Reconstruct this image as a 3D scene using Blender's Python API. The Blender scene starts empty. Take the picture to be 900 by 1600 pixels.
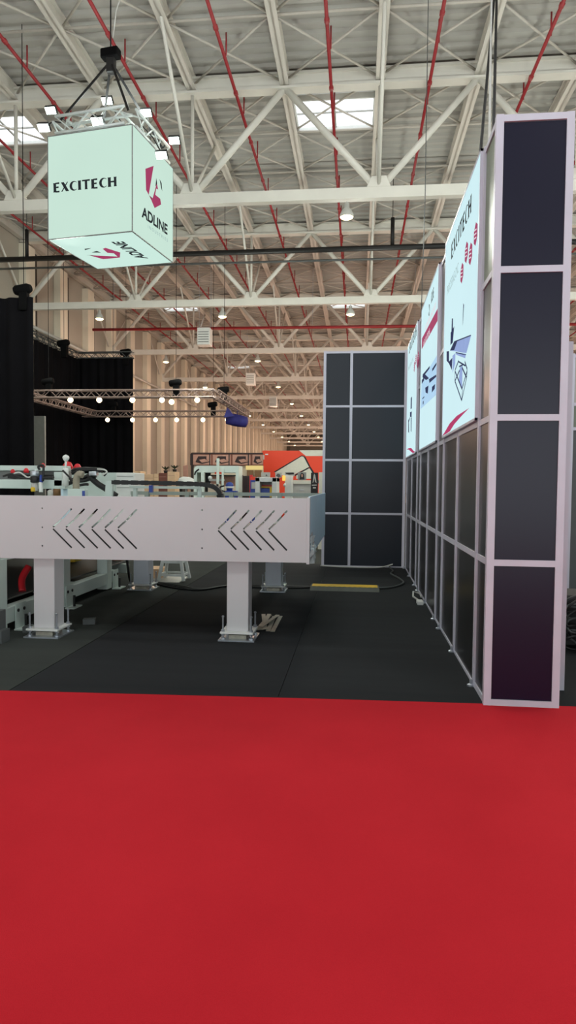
import bpy, bmesh, math, random
from mathutils import Vector, Matrix
random.seed(7)
C = bpy.context.scene.collection
PI = math.pi

# ------------------------------------------------------------------ camera model (measured from the photograph, 900x1600)
F, YAW, PIT, ROLL, H = 1020.0, .1048, .0414, .0097, 1.5237

def ray(px, py):
    c, s = math.cos(ROLL), math.sin(ROLL)
    a, b = px - 450, py - 800
    X = (a * c + b * s) / F
    u = -(-a * s + b * c) / F
    cp, sp = math.cos(PIT), math.sin(PIT)
    y1, z = cp + u * sp, -sp + u * cp
    cy, sy = math.cos(YAW), math.sin(YAW)
    return Vector((X * cy - y1 * sy, X * sy + y1 * cy, z))

EYE = Vector((0, 0, H))

def hit(px, py, p0, n):
    d = ray(px, py); n = Vector(n)
    return EYE + d * ((Vector(p0) - EYE).dot(n) / d.dot(n))

def atY(px, py, Y): return hit(px, py, (0, Y, 0), (0, 1, 0))
def atX(px, py, X): return hit(px, py, (X, 0, 0), (1, 0, 0))
def atZ(px, py, Z): return hit(px, py, (0, 0, Z), (0, 0, 1))

# ------------------------------------------------------------------ materials
def lin(c):
    return tuple(((v / 255) / 12.92 if v / 255 <= .04045 else ((v / 255 + .055) / 1.055) ** 2.4) for v in c)

MATS = {}
def mat(name, rgb, rough=.5, metal=0., noise=.06, scale=8., bump=0., bscale=200., spec=.5, emit=None, estr=0., coat=0.):
    if name in MATS: return MATS[name]
    m = bpy.data.materials.new(name); m.use_nodes = True
    nt = m.node_tree; b = nt.nodes['Principled BSDF']
    base = lin(rgb)
    tc = nt.nodes.new('ShaderNodeTexCoord')
    nz = nt.nodes.new('ShaderNodeTexNoise'); nz.inputs['Scale'].default_value = scale; nz.inputs['Detail'].default_value = 3
    nt.links.new(tc.outputs['Object'], nz.inputs['Vector'])
    cr = nt.nodes.new('ShaderNodeValToRGB')
    cr.color_ramp.elements[0].position = .3; cr.color_ramp.elements[1].position = .7
    cr.color_ramp.elements[0].color = tuple(max(0, v * (1 - noise)) for v in base) + (1,)
    cr.color_ramp.elements[1].color = tuple(min(1, v * (1 + noise)) for v in base) + (1,)
    nt.links.new(nz.outputs['Fac'], cr.inputs['Fac'])
    nt.links.new(cr.outputs['Color'], b.inputs['Base Color'])
    b.inputs['Roughness'].default_value = rough; b.inputs['Metallic'].default_value = metal
    b.inputs['Specular IOR Level'].default_value = spec
    if coat: b.inputs['Coat Weight'].default_value = coat
    if emit:
        b.inputs['Emission Color'].default_value = lin(emit) + (1,); b.inputs['Emission Strength'].default_value = estr
    if bump:
        n2 = nt.nodes.new('ShaderNodeTexNoise'); n2.inputs['Scale'].default_value = bscale; n2.inputs['Detail'].default_value = 2
        nt.links.new(tc.outputs['Object'], n2.inputs['Vector'])
        bp = nt.nodes.new('ShaderNodeBump'); bp.inputs['Strength'].default_value = bump; bp.inputs['Distance'].default_value = .01
        nt.links.new(n2.outputs['Fac'], bp.inputs['Height']); nt.links.new(bp.outputs['Normal'], b.inputs['Normal'])
    MATS[name] = m
    return m

def emat(name, rgb, strength=1., base=(0, 0, 0), noise=.02, scale=2.):
    """luminous surface: back-lit cloth or lamp glass; slight procedural unevenness"""
    if name in MATS: return MATS[name]
    m = mat(name, base, .95, 0, 0, emit=rgb, estr=strength, spec=.04)
    nt = m.node_tree; b = nt.nodes['Principled BSDF']
    tc = nt.nodes.new('ShaderNodeTexCoord'); nz = nt.nodes.new('ShaderNodeTexNoise'); nz.inputs['Scale'].default_value = scale
    nt.links.new(tc.outputs['Object'], nz.inputs['Vector'])
    mr = nt.nodes.new('ShaderNodeMapRange'); mr.inputs['To Min'].default_value = strength * (1 - noise * 2); mr.inputs['To Max'].default_value = strength * (1 + noise * 2)
    nt.links.new(nz.outputs['Fac'], mr.inputs['Value']); nt.links.new(mr.outputs['Result'], b.inputs['Emission Strength'])
    return m

# carpets get a two-scale mottling; streaked ones have soft reflected-light bands painted in
def carpet_mat(name, rgb, rgb2, rough=.95, bump=.5, sheen_streak=0.):
    m = bpy.data.materials.new(name); m.use_nodes = True; nt = m.node_tree; b = nt.nodes['Principled BSDF']
    tc = nt.nodes.new('ShaderNodeTexCoord')
    n1 = nt.nodes.new('ShaderNodeTexNoise'); n1.inputs['Scale'].default_value = 1.3; n1.inputs['Detail'].default_value = 5
    mp = nt.nodes.new('ShaderNodeMapping'); mp.inputs['Scale'].default_value = (1 if not sheen_streak else .25, 1 if not sheen_streak else 2.5, 1)
    nt.links.new(tc.outputs['Object'], mp.inputs['Vector']); nt.links.new(mp.outputs['Vector'], n1.inputs['Vector'])
    n2 = nt.nodes.new('ShaderNodeTexNoise'); n2.inputs['Scale'].default_value = 320; n2.inputs['Detail'].default_value = 2
    nt.links.new(tc.outputs['Object'], n2.inputs['Vector'])
    mx = nt.nodes.new('ShaderNodeMix'); mx.data_type = 'FLOAT'; mx.inputs[0].default_value = .35
    nt.links.new(n1.outputs['Fac'], mx.inputs[2]); nt.links.new(n2.outputs['Fac'], mx.inputs[3])
    cr = nt.nodes.new('ShaderNodeValToRGB'); cr.color_ramp.elements[0].position = .32; cr.color_ramp.elements[1].position = .68
    cr.color_ramp.elements[0].color = lin(rgb) + (1,); cr.color_ramp.elements[1].color = lin(rgb2) + (1,)
    nt.links.new(mx.outputs[0], cr.inputs['Fac']); nt.links.new(cr.outputs['Color'], b.inputs['Base Color'])
    b.inputs['Roughness'].default_value = rough; b.inputs['Specular IOR Level'].default_value = .15
    bp = nt.nodes.new('ShaderNodeBump'); bp.inputs['Strength'].default_value = bump; bp.inputs['Distance'].default_value = .004
    nt.links.new(n2.outputs['Fac'], bp.inputs['Height']); nt.links.new(bp.outputs['Normal'], b.inputs['Normal'])
    return m

M = dict(
    red_carpet=carpet_mat('red carpet', (190, 30, 42), (207, 38, 50)),
    black_carpet=carpet_mat('black carpet', (36, 38, 40), (48, 50, 52), sheen_streak=1),
    grey_carpet=carpet_mat('dark grey carpet', (52, 56, 54), (64, 68, 65), sheen_streak=1),
    slab=mat('concrete slab', (120, 116, 110), .8, noise=.12, scale=.6),
    roof=mat('roof sheet', (176, 174, 168), .55, .0, noise=.05, scale=.4),
    steel=mat('painted white steel', (214, 211, 202), .5, noise=.05, scale=1.5),
    purlin=mat('painted roof beam', (206, 201, 192), .5, noise=.05, scale=1.2),
    rod=mat('white bracing rod', (196, 190, 180), .5, noise=.04),
    redpipe=mat('red sprinkler pipe', (146, 30, 36), .45, noise=.1),
    blackpipe=mat('black duct', (18, 17, 17), .5),
    wall=mat('pale hall wall', (168, 162, 150), .75, noise=.06, scale=.5),
    pilaster=mat('hall wall column', (226, 218, 200), .7, noise=.06, scale=.5),
    seam=mat('dark wall joint', (52, 44, 36), .8),
    drape=mat('black drape', (13, 12, 15), .9, noise=.2, scale=1.5, spec=.1),
    alu=mat('brushed aluminium', (204, 203, 216), .38, .0, noise=.04, scale=5),
    panel=mat('dark navy panel', (18, 15, 40), .3, 0, noise=.05, scale=1.2, spec=.36),
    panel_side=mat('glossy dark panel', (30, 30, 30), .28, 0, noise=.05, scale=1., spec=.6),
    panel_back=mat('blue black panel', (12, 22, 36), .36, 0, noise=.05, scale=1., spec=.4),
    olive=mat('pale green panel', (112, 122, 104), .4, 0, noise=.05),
    conv=mat('white powder coated sheet', (206, 205, 207), .42, 0, noise=.025, scale=1.2),
    conv2=mat('pale blue grey steel', (214, 234, 248), .45, 0, noise=.04, scale=2),
    greenwhite=mat('pale green white steel', (198, 212, 206), .45, 0, noise=.04, scale=2),
    rail=mat('grey green rail', (150, 160, 152), .5, 0, noise=.05),
    archw=mat('bright green white steel', (226, 240, 230), .45, 0, noise=.03),
    rearleg=mat('pale grey steel leg', (204, 210, 220), .45, 0, noise=.03),
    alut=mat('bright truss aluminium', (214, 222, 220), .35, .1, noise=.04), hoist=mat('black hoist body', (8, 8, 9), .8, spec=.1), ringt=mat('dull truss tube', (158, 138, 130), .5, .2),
    zinc=mat('zinc plated steel', (190, 196, 204), .3, .8, noise=.1, scale=30),
    bar=mat('raw steel strip', (168, 164, 150), .45, .5, noise=.15, scale=20),
    dark=mat('dark rubber', (17, 17, 18), .55, 0, noise=.1),
    cable=mat('black cable', (20, 20, 21), .5), wcable=mat('white cable', (200, 200, 195), .5),
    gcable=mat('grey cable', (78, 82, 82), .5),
    yellow=mat('yellow plastic', (214, 176, 40), .5, 0, noise=.08), ramp=mat('dark rubber ramp', (70, 74, 68), .7, noise=.1),
    white=mat('white plastic', (226, 228, 224), .45, 0, noise=.03), red=mat('red plastic', (206, 28, 40), .4, 0, noise=.06),
    blue=mat('blue plastic', (38, 66, 150), .4, 0, noise=.06), navy=mat('dark blue cloth', (46, 44, 120), .7, noise=.12, scale=6),
    grey=mat('grey plastic', (128, 130, 128), .5), lgrey=mat('light grey laminate', (180, 180, 174), .5),
    brown=mat('dark brown cabinet', (44, 30, 28), .5, noise=.1), tan=mat('cardboard', (226, 190, 152), .8, noise=.06),
    bronze=mat('brown motor housing', (120, 88, 58), .4, .5), hose=mat('corrugated hose', (150, 142, 124), .6),
    stool=mat('white stool plastic', (218, 224, 222), .5), plastic=mat('crumpled clear film', (205, 212, 212), .15, 0, noise=.2, scale=40, spec=.8),
    redwall=mat('orange red wall', (236, 64, 24), .5, noise=.04, scale=.5), beige=mat('beige board', (206, 190, 168), .7, noise=.05),
    offwhite=mat('off white print', (216, 214, 200), .6, noise=.04), ink=mat('black ink', (16, 16, 20), .6, noise=0),
    brownprint=mat('brown print', (120, 70, 56), .7, noise=.2, scale=4), dprint=mat('dark print', (44, 28, 30), .7, noise=.1), pinkprint=mat('rosy print', (188, 140, 122), .7, noise=.1),
    yellowlit=emat('lit yellow panel', (238, 214, 140), .9),
    lens=emat('warm lamp glass', (255, 232, 170), 9.), floodlens=emat('cold floodlight glass', (236, 255, 246), 12.), spotlens=emat('warm spotlight glass', (255, 224, 170), 12.),
    sky=emat('skylight pane', (244, 250, 255), 1.7, noise=.03, scale=.7),
    cubelit=emat('lit white fabric', (205, 234, 219), .95, noise=.02, scale=.8), cubelow=emat('lit white fabric below', (206, 238, 226), .97, noise=.02, scale=.8),
    boxlit=emat('lit graphic fabric', (212, 244, 250), .95, noise=.02, scale=.8),
    lred=emat('lit red print', (164, 62, 100), 1., noise=.02), lblack=emat('lit black print', (46, 50, 54), .8, noise=.02), lfaint=emat('lit faint print', (150, 178, 178), .95, noise=.02),
    lblue=emat('lit blue grey print', (146, 166, 214), 1., noise=.06, scale=5), lsky=emat('lit pale blue print', (176, 212, 240), 1., noise=.05, scale=6),
    lnavy=emat('lit navy print', (50, 56, 92), .9, noise=.08, scale=6), lswoosh=emat('lit magenta print', (178, 60, 104), 1., noise=.02), lwhite=emat('lit white print', (226, 214, 222), 1.),
)

# ------------------------------------------------------------------ objects
ORG = {}
def tag(o, label=None, cat=None, group=None, kind=None):
    if label: o['label'] = label
    if cat: o['category'] = cat
    if group: o['group'] = group
    if kind: o['kind'] = kind
    return o

def thing(name, label, cat, loc=(0, 0, 0), group=None):
    o = bpy.data.objects.new(name, None); C.objects.link(o); o.location = loc; o.empty_display_size = .1
    ORG[o.name] = Vector(loc)
    return tag(o, label, cat, group)

class MB:
    def __init__(s): s.v = []; s.f = []
    def add(s, vs, fs):
        n = len(s.v); s.v += [Vector(v) for v in vs]; s.f += [tuple(i + n for i in f) for f in fs]; return s
    def box(s, x0, y0, z0, x1, y1, z1):
        return s.add([(x, y, z) for z in (z0, z1) for y in (y0, y1) for x in (x0, x1)],
                     [(0, 1, 3, 2), (4, 5, 7, 6), (0, 1, 5, 4), (2, 3, 7, 6), (0, 2, 6, 4), (1, 3, 7, 5)])
    def cbox(s, c, a, b, d):
        c, a, b, d = map(Vector, (c, a, b, d))
        return s.add([c + a * i + b * j + d * k for k in (-1, 1) for j in (-1, 1) for i in (-1, 1)],
                     [(0, 1, 3, 2), (4, 5, 7, 6), (0, 1, 5, 4), (2, 3, 7, 6), (0, 2, 6, 4), (1, 3, 7, 5)])
    def bar(s, p, q, w, h, up=(0, 0, 1)):
        p, q = Vector(p), Vector(q); d = (q - p); t = d.normalized(); up = Vector(up)
        if abs(t.dot(up)) > .98: up = Vector((0, 1, 0))
        a = t.cross(up).normalized(); b = a.cross(t)
        return s.cbox((p + q) / 2, d / 2, a * w / 2, b * h / 2)
    def tube(s, pts, r, n=8):
        pts = [Vector(p) for p in pts]; rings = []
        t0 = (pts[1] - pts[0]).normalized(); a = t0.orthogonal().normalized()
        rr = r if isinstance(r, (list, tuple)) else [r] * len(pts)
        for i, p in enumerate(pts):
            t = ((pts[min(i + 1, len(pts) - 1)] - pts[max(i - 1, 0)])).normalized()
            a = (a - t * a.dot(t)).normalized(); b = t.cross(a)
            rings.append([p + (a * math.cos(k * 2 * PI / n) + b * math.sin(k * 2 * PI / n)) * rr[i] for k in range(n)])
        vs = [v for g in rings for v in g]; fs = []
        for i in range(len(pts) - 1):
            for k in range(n): fs.append((i * n + k, i * n + (k + 1) % n, (i + 1) * n + (k + 1) % n, (i + 1) * n + k))
        fs += [tuple(range(n))[::-1], tuple((len(pts) - 1) * n + k for k in range(n))]
        return s.add(vs, fs)
    def lathe(s, c, prof, n=16, axis=(0, 0, 1)):
        c = Vector(c); ax = Vector(axis).normalized(); a = ax.orthogonal().normalized(); b = ax.cross(a)
        vs = [c + ax * z + (a * math.cos(k * 2 * PI / n) + b * math.sin(k * 2 * PI / n)) * max(r, 1e-4) for r, z in prof for k in range(n)]
        fs = [(i * n + k, i * n + (k + 1) % n, (i + 1) * n + (k + 1) % n, (i + 1) * n + k) for i in range(len(prof) - 1) for k in range(n)]
        fs += [tuple(range(n))[::-1], tuple((len(prof) - 1) * n + k for k in range(n))]
        return s.add(vs, fs)
    def prism(s, poly, vec):
        poly = [Vector(p) for p in poly]; vec = Vector(vec); n = len(poly)
        return s.add(poly + [p + vec for p in poly], [tuple(range(n)), tuple(range(n, 2 * n))[::-1]] + [(i, (i + 1) % n, n + (i + 1) % n, n + i) for i in range(n)])
    def ngon(s, poly): return s.add(poly, [tuple(range(len(poly)))])
    def mesh(s, name, m, org=(0, 0, 0), smooth=False):
        me = bpy.data.meshes.new(name); o = Vector(org)
        me.from_pydata([tuple(v - o) for v in s.v], [], s.f)
        bm = bmesh.new(); bm.from_mesh(me); bmesh.ops.recalc_face_normals(bm, faces=bm.faces); bm.to_mesh(me); bm.free()
        me.materials.append(m)
        if smooth:
            for p in me.polygons: p.use_smooth = len(p.vertices) <= 4
        return me
    def build(s, name, m, parent=None, smooth=False, bevel=0, org=None):
        if parent is not None: og = ORG[parent.name]
        elif org is not None: og = Vector(org)
        else:
            xs = [v.x for v in s.v]; ys = [v.y for v in s.v]; zs = [v.z for v in s.v]
            og = Vector(((min(xs) + max(xs)) / 2, (min(ys) + max(ys)) / 2, min(zs)))
        o = bpy.data.objects.new(name, s.mesh(name, m, og, smooth)); C.objects.link(o)
        if parent is not None: o.parent = parent
        else: o.location = og
        ORG[o.name] = og
        if bevel:
            b = o.modifiers.new('bevel', 'BEVEL'); b.width = bevel; b.segments = 2; b.limit_method = 'ANGLE'
        return o

def dup(o, loc=None, label=None, group=None, parent=None):
    c = o.copy(); C.objects.link(c)
    if parent is not None: c.parent = parent
    if loc is not None: c.location = loc
    if label: c['label'] = label
    if group: c['group'] = group
    for ch in list(o.children): dup(ch, parent=c)
    return c

ONES = ['first', 'second', 'third', 'fourth', 'fifth', 'sixth', 'seventh', 'eighth', 'ninth', 'tenth', 'eleventh', 'twelfth', 'thirteenth', 'fourteenth', 'fifteenth', 'sixteenth', 'seventeenth', 'eighteenth', 'nineteenth', 'twentieth']
def nth(i):
    return ONES[i] if i < 20 else ['twenty', 'thirty', 'forty', 'fifty', 'sixty'][(i + 1) // 10 - 2] + ('-' + ONES[(i + 1) % 10 - 1] if (i + 1) % 10 else 'th')

# lettering -------------------------------------------------------
def font_polys(txt, bold=0.):
    cu = bpy.data.curves.new('lettering', 'FONT'); cu.body = txt; cu.offset = bold; cu.fill_mode = 'FRONT'
    ob = bpy.data.objects.new('lettering', cu); C.objects.link(ob)
    dg = bpy.context.evaluated_depsgraph_get(); me = bpy.data.meshes.new_from_object(ob.evaluated_get(dg))
    vs = [v.co.copy() for v in me.vertices]; fs = [tuple(p.vertices) for p in me.polygons]
    bpy.data.objects.remove(ob); bpy.data.curves.remove(cu); bpy.data.meshes.remove(me)
    x0 = min(v.x for v in vs); x1 = max(v.x for v in vs); y0 = min(v.y for v in vs); y1 = max(v.y for v in vs)
    return [((v.x - x0) / (x1 - x0), (v.y - y0) / (y1 - y0)) for v in vs], fs

def flared_polys():
    """EXCITECH in flared capitals; unit box"""
    vs, fs = [], []; x = 0.
    def poly(p):
        n = len(vs); vs.extend(p); fs.append(tuple(range(n, n + len(p))))
    def stem(x, w=.3):
        poly([(x - .03, 0), (x + w + .03, 0), (x + w, .14), (x + w, .86), (x + w + .03, 1), (x - .03, 1), (x, .86), (x, .14)])
    def arm(x0, x1, y, t=.15):
        poly([(x0, y - t / 2), (x1, y - t / 2 - .02), (x1, y + t / 2 + .02), (x0, y + t / 2)])
    def E(x):
        stem(x); arm(x + .2, x + .64, .05); arm(x + .2, x + .56, .52); arm(x + .2, x + .64, .95); return .82
    def X(x):
        poly([(x, 1), (x + .32, 1), (x + .86, 0), (x + .52, 0)]); poly([(x + .66, 1), (x + .78, 1), (x + .14, 0), (x, 0)]); return .92
    def Cc(x):
        o = [(x + .46 + .46 * math.cos(a) * 1.0, .5 + .52 * math.sin(a)) for a in [math.radians(t) for t in range(48, 313, 12)]]
        i = [(x + .565 + .29 * math.cos(a), .5 + .42 * math.sin(a)) for a in [math.radians(t) for t in range(48, 313, 12)]]
        for k in range(len(o) - 1): poly([o[k], o[k + 1], i[k + 1], i[k]])
        return .92
    def I(x): stem(x); return .42
    def T(x):
        arm(x, x + .84, .95); poly([(x + .26, 0), (x + .58, 0), (x + .55, .14), (x + .55, .92), (x + .29, .92), (x + .29, .14)]); return .98
    def Hh(x):
        stem(x); stem(x + .62, .26); arm(x + .2, x + .66, .52); return .92
    for fn in (E, X, Cc, I, T, E, Cc, Hh): x += fn(x)
    x -= .03
    return [(a / x, b) for a, b in vs], fs

def place(polys, O, U, V, name, m, parent, lift=(0, 0, 0)):
    O, U, V, L = map(Vector, (O, U, V, lift)); mb = MB()
    mb.add([O + U * a + V * b + L for a, b in polys[0]], polys[1])
    return mb.build(name, m, parent)

def decal(name, pxpolys, p0, n, m, parent, lift=.003):
    n = Vector(n).normalized()
    if (EYE - Vector(p0)).dot(n) < 0: n = -n
    mb = MB()
    for p in pxpolys: mb.ngon([hit(x, y, p0, n) + n * lift for x, y in p])
    return mb.build(name, m, parent)

# ================================================================== SETTING
XL, XR, YF, YB = -15.45, 27.0, -5.0, 150.0
o = MB().box(XL - 3, YF - 3, -.2, XR + 3, YB + 2, -.012).build('floor', M['slab']); tag(o, kind='structure')
mb = MB()                                                              # corrugated roof sheet
y = YF; prof = []
while y < YB: prof += [(y, 12.96), (y + .14, 12.96), (y + .2, 13.03), (y + .34, 13.03)]; y += .4
mb.add([(x, yy, zz) for yy, zz in prof for x in (XL - .2, XR + .2)], [(2 * i, 2 * i + 1, 2 * i + 3, 2 * i + 2) for i in range(len(prof) - 1)])
o = mb.build('ceiling', M['roof']); tag(o, kind='structure')
mb = MB()
mb.box(XL - .3, YF, 0, XL, YB, 13.1)
wl = mb.build('wall_left', M['wall']); tag(wl, kind='structure')
o = MB().box(XR, YF, 0, XR + .3, YB, 13.1).build('wall_right', M['wall']); tag(o, kind='structure')
o = MB().box(XL, YB, 0, XR, YB + .3, 13.1).build('wall_far', M['wall']); tag(o, kind='structure')
k = 0
y = 8.
while y < 140:
    k += 1
    o = MB().box(XL, y, 0, XL + .34, y + .85, 12.4).build('trim_%d' % k, M['pilaster']); tag(o, kind='structure')
    k += 1
    o = MB().box(XL, y + 1.35, 0, XL + .05, y + 1.6, 12.4).build('trim_%d' % k, M['seam']); tag(o, kind='structure')
    y += 3.45

# carpets
def ye(x): return 4.62 + .055 * x if x < 0 else 4.62 + .04 * x
mb = MB(); xs = [-9, -2.51, -.54, 0, .93, 1.55, 9]
mb.prism([(x, ye(x), -.012) for x in xs] + [(9, -4, -.012), (-9, -4, -.012)], (0, 0, .0115))
tag(mb.build('carpet', M['red_carpet']), 'wide red carpet covering the aisle in the foreground', 'carpet')
for a, b, lab, mm in ((-12, -2.52, 'dark grey carpet strip under the white machine on the left', 'grey_carpet'), (-2.51, -.545, 'black carpet strip under the stool and the middle of the long table', 'black_carpet'), (-.54, 4.5, 'black carpet strip beside the long panelled wall, with the yellow cable ramp', 'black_carpet')):
    mb = MB().prism([(a, ye(a) + .004, -.012), (b, ye(b) + .004, -.012), (b, 12.6, -.012), (a, 12.6, -.012)], (0, 0, .0115))
    tag(mb.build('carpet', M[mm]), lab, 'carpet')
tag(MB().box(-13, 12.61, -.012, 9, 60, -.004).build('carpet', M['grey_carpet']), 'grey carpet under the far stands behind the table', 'carpet')

# ================================================================== ROOF STEEL
XN = [-15.27 + 5.25 * i for i in range(9)]
TY = [18.5 + 10.4 * i for i in range(12)]
tr = thing('roof_truss', '', 'roof truss', (0, TY[0], 9.4))
Y0 = TY[0]
mb = MB().box(XL + .02, Y0 - .11, 9.42, XR - .02, Y0 + .11, 9.72); mb.build('bottom_chord', M['steel'], tr)
mb = MB().box(XL + .02, Y0 - .17, 12.46, XR - .02, Y0 + .17, 12.52).box(XL + .02, Y0 - .17, 12.84, XR - .02, Y0 + .17, 12.9).box(XL + .02, Y0 - .1, 12.5, XR - .02, Y0 + .1, 12.86); mb.build('top_chord', M['steel'], tr)
def share(src, parent, dx):
    c = src.copy(); C.objects.link(c); c.parent = parent; c.location = src.location + Vector((dx, 0, 0)); return c
x0 = XN[0]
d1 = MB().tube([(x0, Y0, 9.66), (x0 + 2.62, Y0, 12.55)], .095, 8).build('diagonal', M['steel'], tr, True)
d2 = MB().tube([(x0 + 5.25, Y0, 9.66), (x0 + 2.63, Y0, 12.55)], .095, 8).build('diagonal', M['steel'], tr, True)
vv = MB().tube([(x0, Y0, 9.66), (x0, Y0, 12.5)], .055, 6).build('vertical', M['steel'], tr, True)
g1 = MB().prism([(x0 - .32, Y0 - .125, 9.72), (x0 + .32, Y0 - .125, 9.72), (x0 + .2, Y0 - .125, 10.0), (x0 - .2, Y0 - .125, 10.0)], (0, .25, 0)).build('gusset_plate', M['steel'], tr)
k1 = MB().tube([(x0, Y0, 9.7), (x0, Y0 - 3., 12.6)], .05, 6).build('knee_brace', M['steel'], tr, True)
k2 = MB().tube([(x0, Y0, 9.7), (x0, Y0 + 3., 12.6)], .05, 6).build('knee_brace', M['steel'], tr, True)
for i in range(1, 9):
    if i < 8: share(d1, tr, 5.25 * i); share(d2, tr, 5.25 * i)
    for s in (vv, g1, k1, k2): share(s, tr, 5.25 * i)
tr['label'] = 'nearest white lattice roof truss spanning the hall, just behind the hanging cube'
for i in range(1, 12):
    dup(tr, (0, TY[i], 9.4), 'white lattice roof truss spanning the hall, %s counted from the nearest one' % nth(i), 'roof trusses')
tr['group'] = 'roof trusses'

def ibeam(x, y0, y1, zb, h, w):
    return MB().box(x - w / 2, y0, zb, x + w / 2, y1, zb + .03).box(x - w / 2, y0, zb + h - .03, x + w / 2, y1, zb + h).box(x - .03, y0, zb, x + .03, y1, zb + h)
XP = [-15.27 + 2.625 * i for i in range(17)]
pu = None
for i, x in enumerate(XP):
    lab = 'pale steel roof beam running away into the hall, %s from the left wall' % nth(i)
    if pu is None:
        pu = ibeam(x, YF, YB, 12.56, .37, .25).build('roof_beam', M['purlin']); tag(pu, lab, 'roof beam', 'roof beams along the hall')
    else: dup(pu, pu.location + Vector((x - XP[0], 0, 0)), lab)
# bracing rods in the roof plane
CELL = 10.4 / 4
ys = [Y0 - 10.4 + CELL * j for j in range(4 * 13)]
st = None
for j, yy in enumerate(ys):
    if j % 4 == 0: continue
    lab = 'thin white cross strut spanning under the roof sheet'
    if st is None:
        st = MB().tube([(XL + .02, yy, 12.72), (XR - .02, yy, 12.72)], .035, 6).build('roof_strut', M['rod'], None, True); tag(st, lab, 'roof strut', 'roof struts'); sy = yy
    else: dup(st, st.location + Vector((0, yy - sy, 0)))
cells = []
for i in range(16):
    for j in range(len(ys) - 1):
        yc = ys[j] + CELL / 2
        if yc < 14: continue
        xc = XP[i] + 1.3125
        px = 450 + F * (xc * math.cos(YAW) + yc * math.sin(YAW)) / (yc * math.cos(YAW) - xc * math.sin(YAW))
        vis = -60 < px < 960 and not (px > 640 and xc > .9 + .0 and yc > 22)
        cells.append((0 if vis else 1, math.hypot(xc, yc), xc, yc))
cells.sort()
def brace_mb(xc, yc):
    a, b = 1.25, CELL / 2 - .05
    return MB().tube([(xc - a, yc - b, 12.7), (xc + a, yc + b, 12.7)], .032, 5).tube([(xc - a, yc + b, 12.76), (xc + a, yc - b, 12.76)], .032, 5)
b0 = None; rest = MB()
for n, (_, dd, xc, yc) in enumerate(cells):
    if n < 300:
        if b0 is None:
            b0 = brace_mb(xc, yc).build('cross_brace', M['rod'], None, True); tag(b0, 'thin white X-shaped bracing rods under the roof sheet', 'cross brace', 'roof cross braces'); bx, by = xc, yc
        else: dup(b0, b0.location + Vector((xc - bx, yc - by, 0)))
    elif yc < 90 and _ == 0: rest.add(*(lambda m: (m.v, m.f))(brace_mb(xc, yc)))
if rest.v:
    o = rest.build('cross_brace', M['rod']); tag(o, 'distant white bracing rods under the far roof', 'cross brace', None, 'stuff')
# sprinkler pipes
XS = [x + 1.3 for x in XP]
sp = thing('sprinkler_pipe', '', 'pipe', (XS[0], 10, 12.3), 'sprinkler pipes')
MB().tube([(XS[0], 10, 12.3), (XS[0], 120, 12.3)], .045, 7).build('pipe', M['redpipe'], sp, True)
for j in range(16):
    yy = 14.0 + 2.6 * j
    r0 = MB().tube([(XS[0] + .05, yy, 12.3), (XS[0] + .05, yy, 12.85)], .022, 5) if j == 0 else None
    if r0: rs = r0.build('riser', M['redpipe'], sp, True)
    else:
        c = rs.copy(); C.objects.link(c); c.parent = sp; c.location = rs.location + Vector((0, 2.6 * j, 0))
j0 = MB()
for j in range(40): j0.lathe((XS[0], 13 + 2.6 * j, 12.3), [(.045, -.06), (.065, -.05), (.065, .05), (.045, .06)], 7, (0, 1, 0))
o = j0.build('pipe_coupling', M['redpipe'], sp); tag(o, kind='stuff')
sp['label'] = 'red sprinkler pipe running into the hall, first from the left wall'
for i in range(1, 12):
    dup(sp, (XS[i], 10, 12.3), 'red sprinkler pipe running into the hall, %s from the left wall' % nth(i))
# skylights
def skylight(xc, yc):
    t = thing('skylight', '', 'skylight', (xc, yc, 12.6), 'skylights')
    w, d = 1.2, .85
    mb = MB()
    for a in ((-w, -d, w, -d + .05), (-w, d - .05, w, d), (-w, -d, -w + .05, d), (w - .05, -d, w, d)): mb.box(xc + a[0], yc + a[1], 12.78, xc + a[2], yc + a[3], 12.95)
    mb.build('curb', M['white'], t)
    MB().box(xc - .03, yc - d, 12.86, xc + .03, yc + d, 12.9).box(xc - w, yc - .02, 12.86, xc + w, yc + .02, 12.9).build('glazing_bar', M['lgrey'], t)
    MB().box(xc - w + .05, yc - d + .05, 12.9, xc + w - .05, yc + d - .05, 12.92).build('pane', M['sky'], t)
    return t
s0 = None
for r in range(5):
    for cx in range(-1, 3):
        xc, yc = -.83 + 10.5 * cx, 20.4 + 20.8 * r
        lab = 'bright rectangular skylight in the roof, %s row from the front, %s from the left' % (nth(r), nth(cx + 1))
        if s0 is None: s0 = skylight(xc, yc); s0['label'] = lab; z0 = s0.location.z
        else: dup(s0, (xc, yc, z0), lab)
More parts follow.
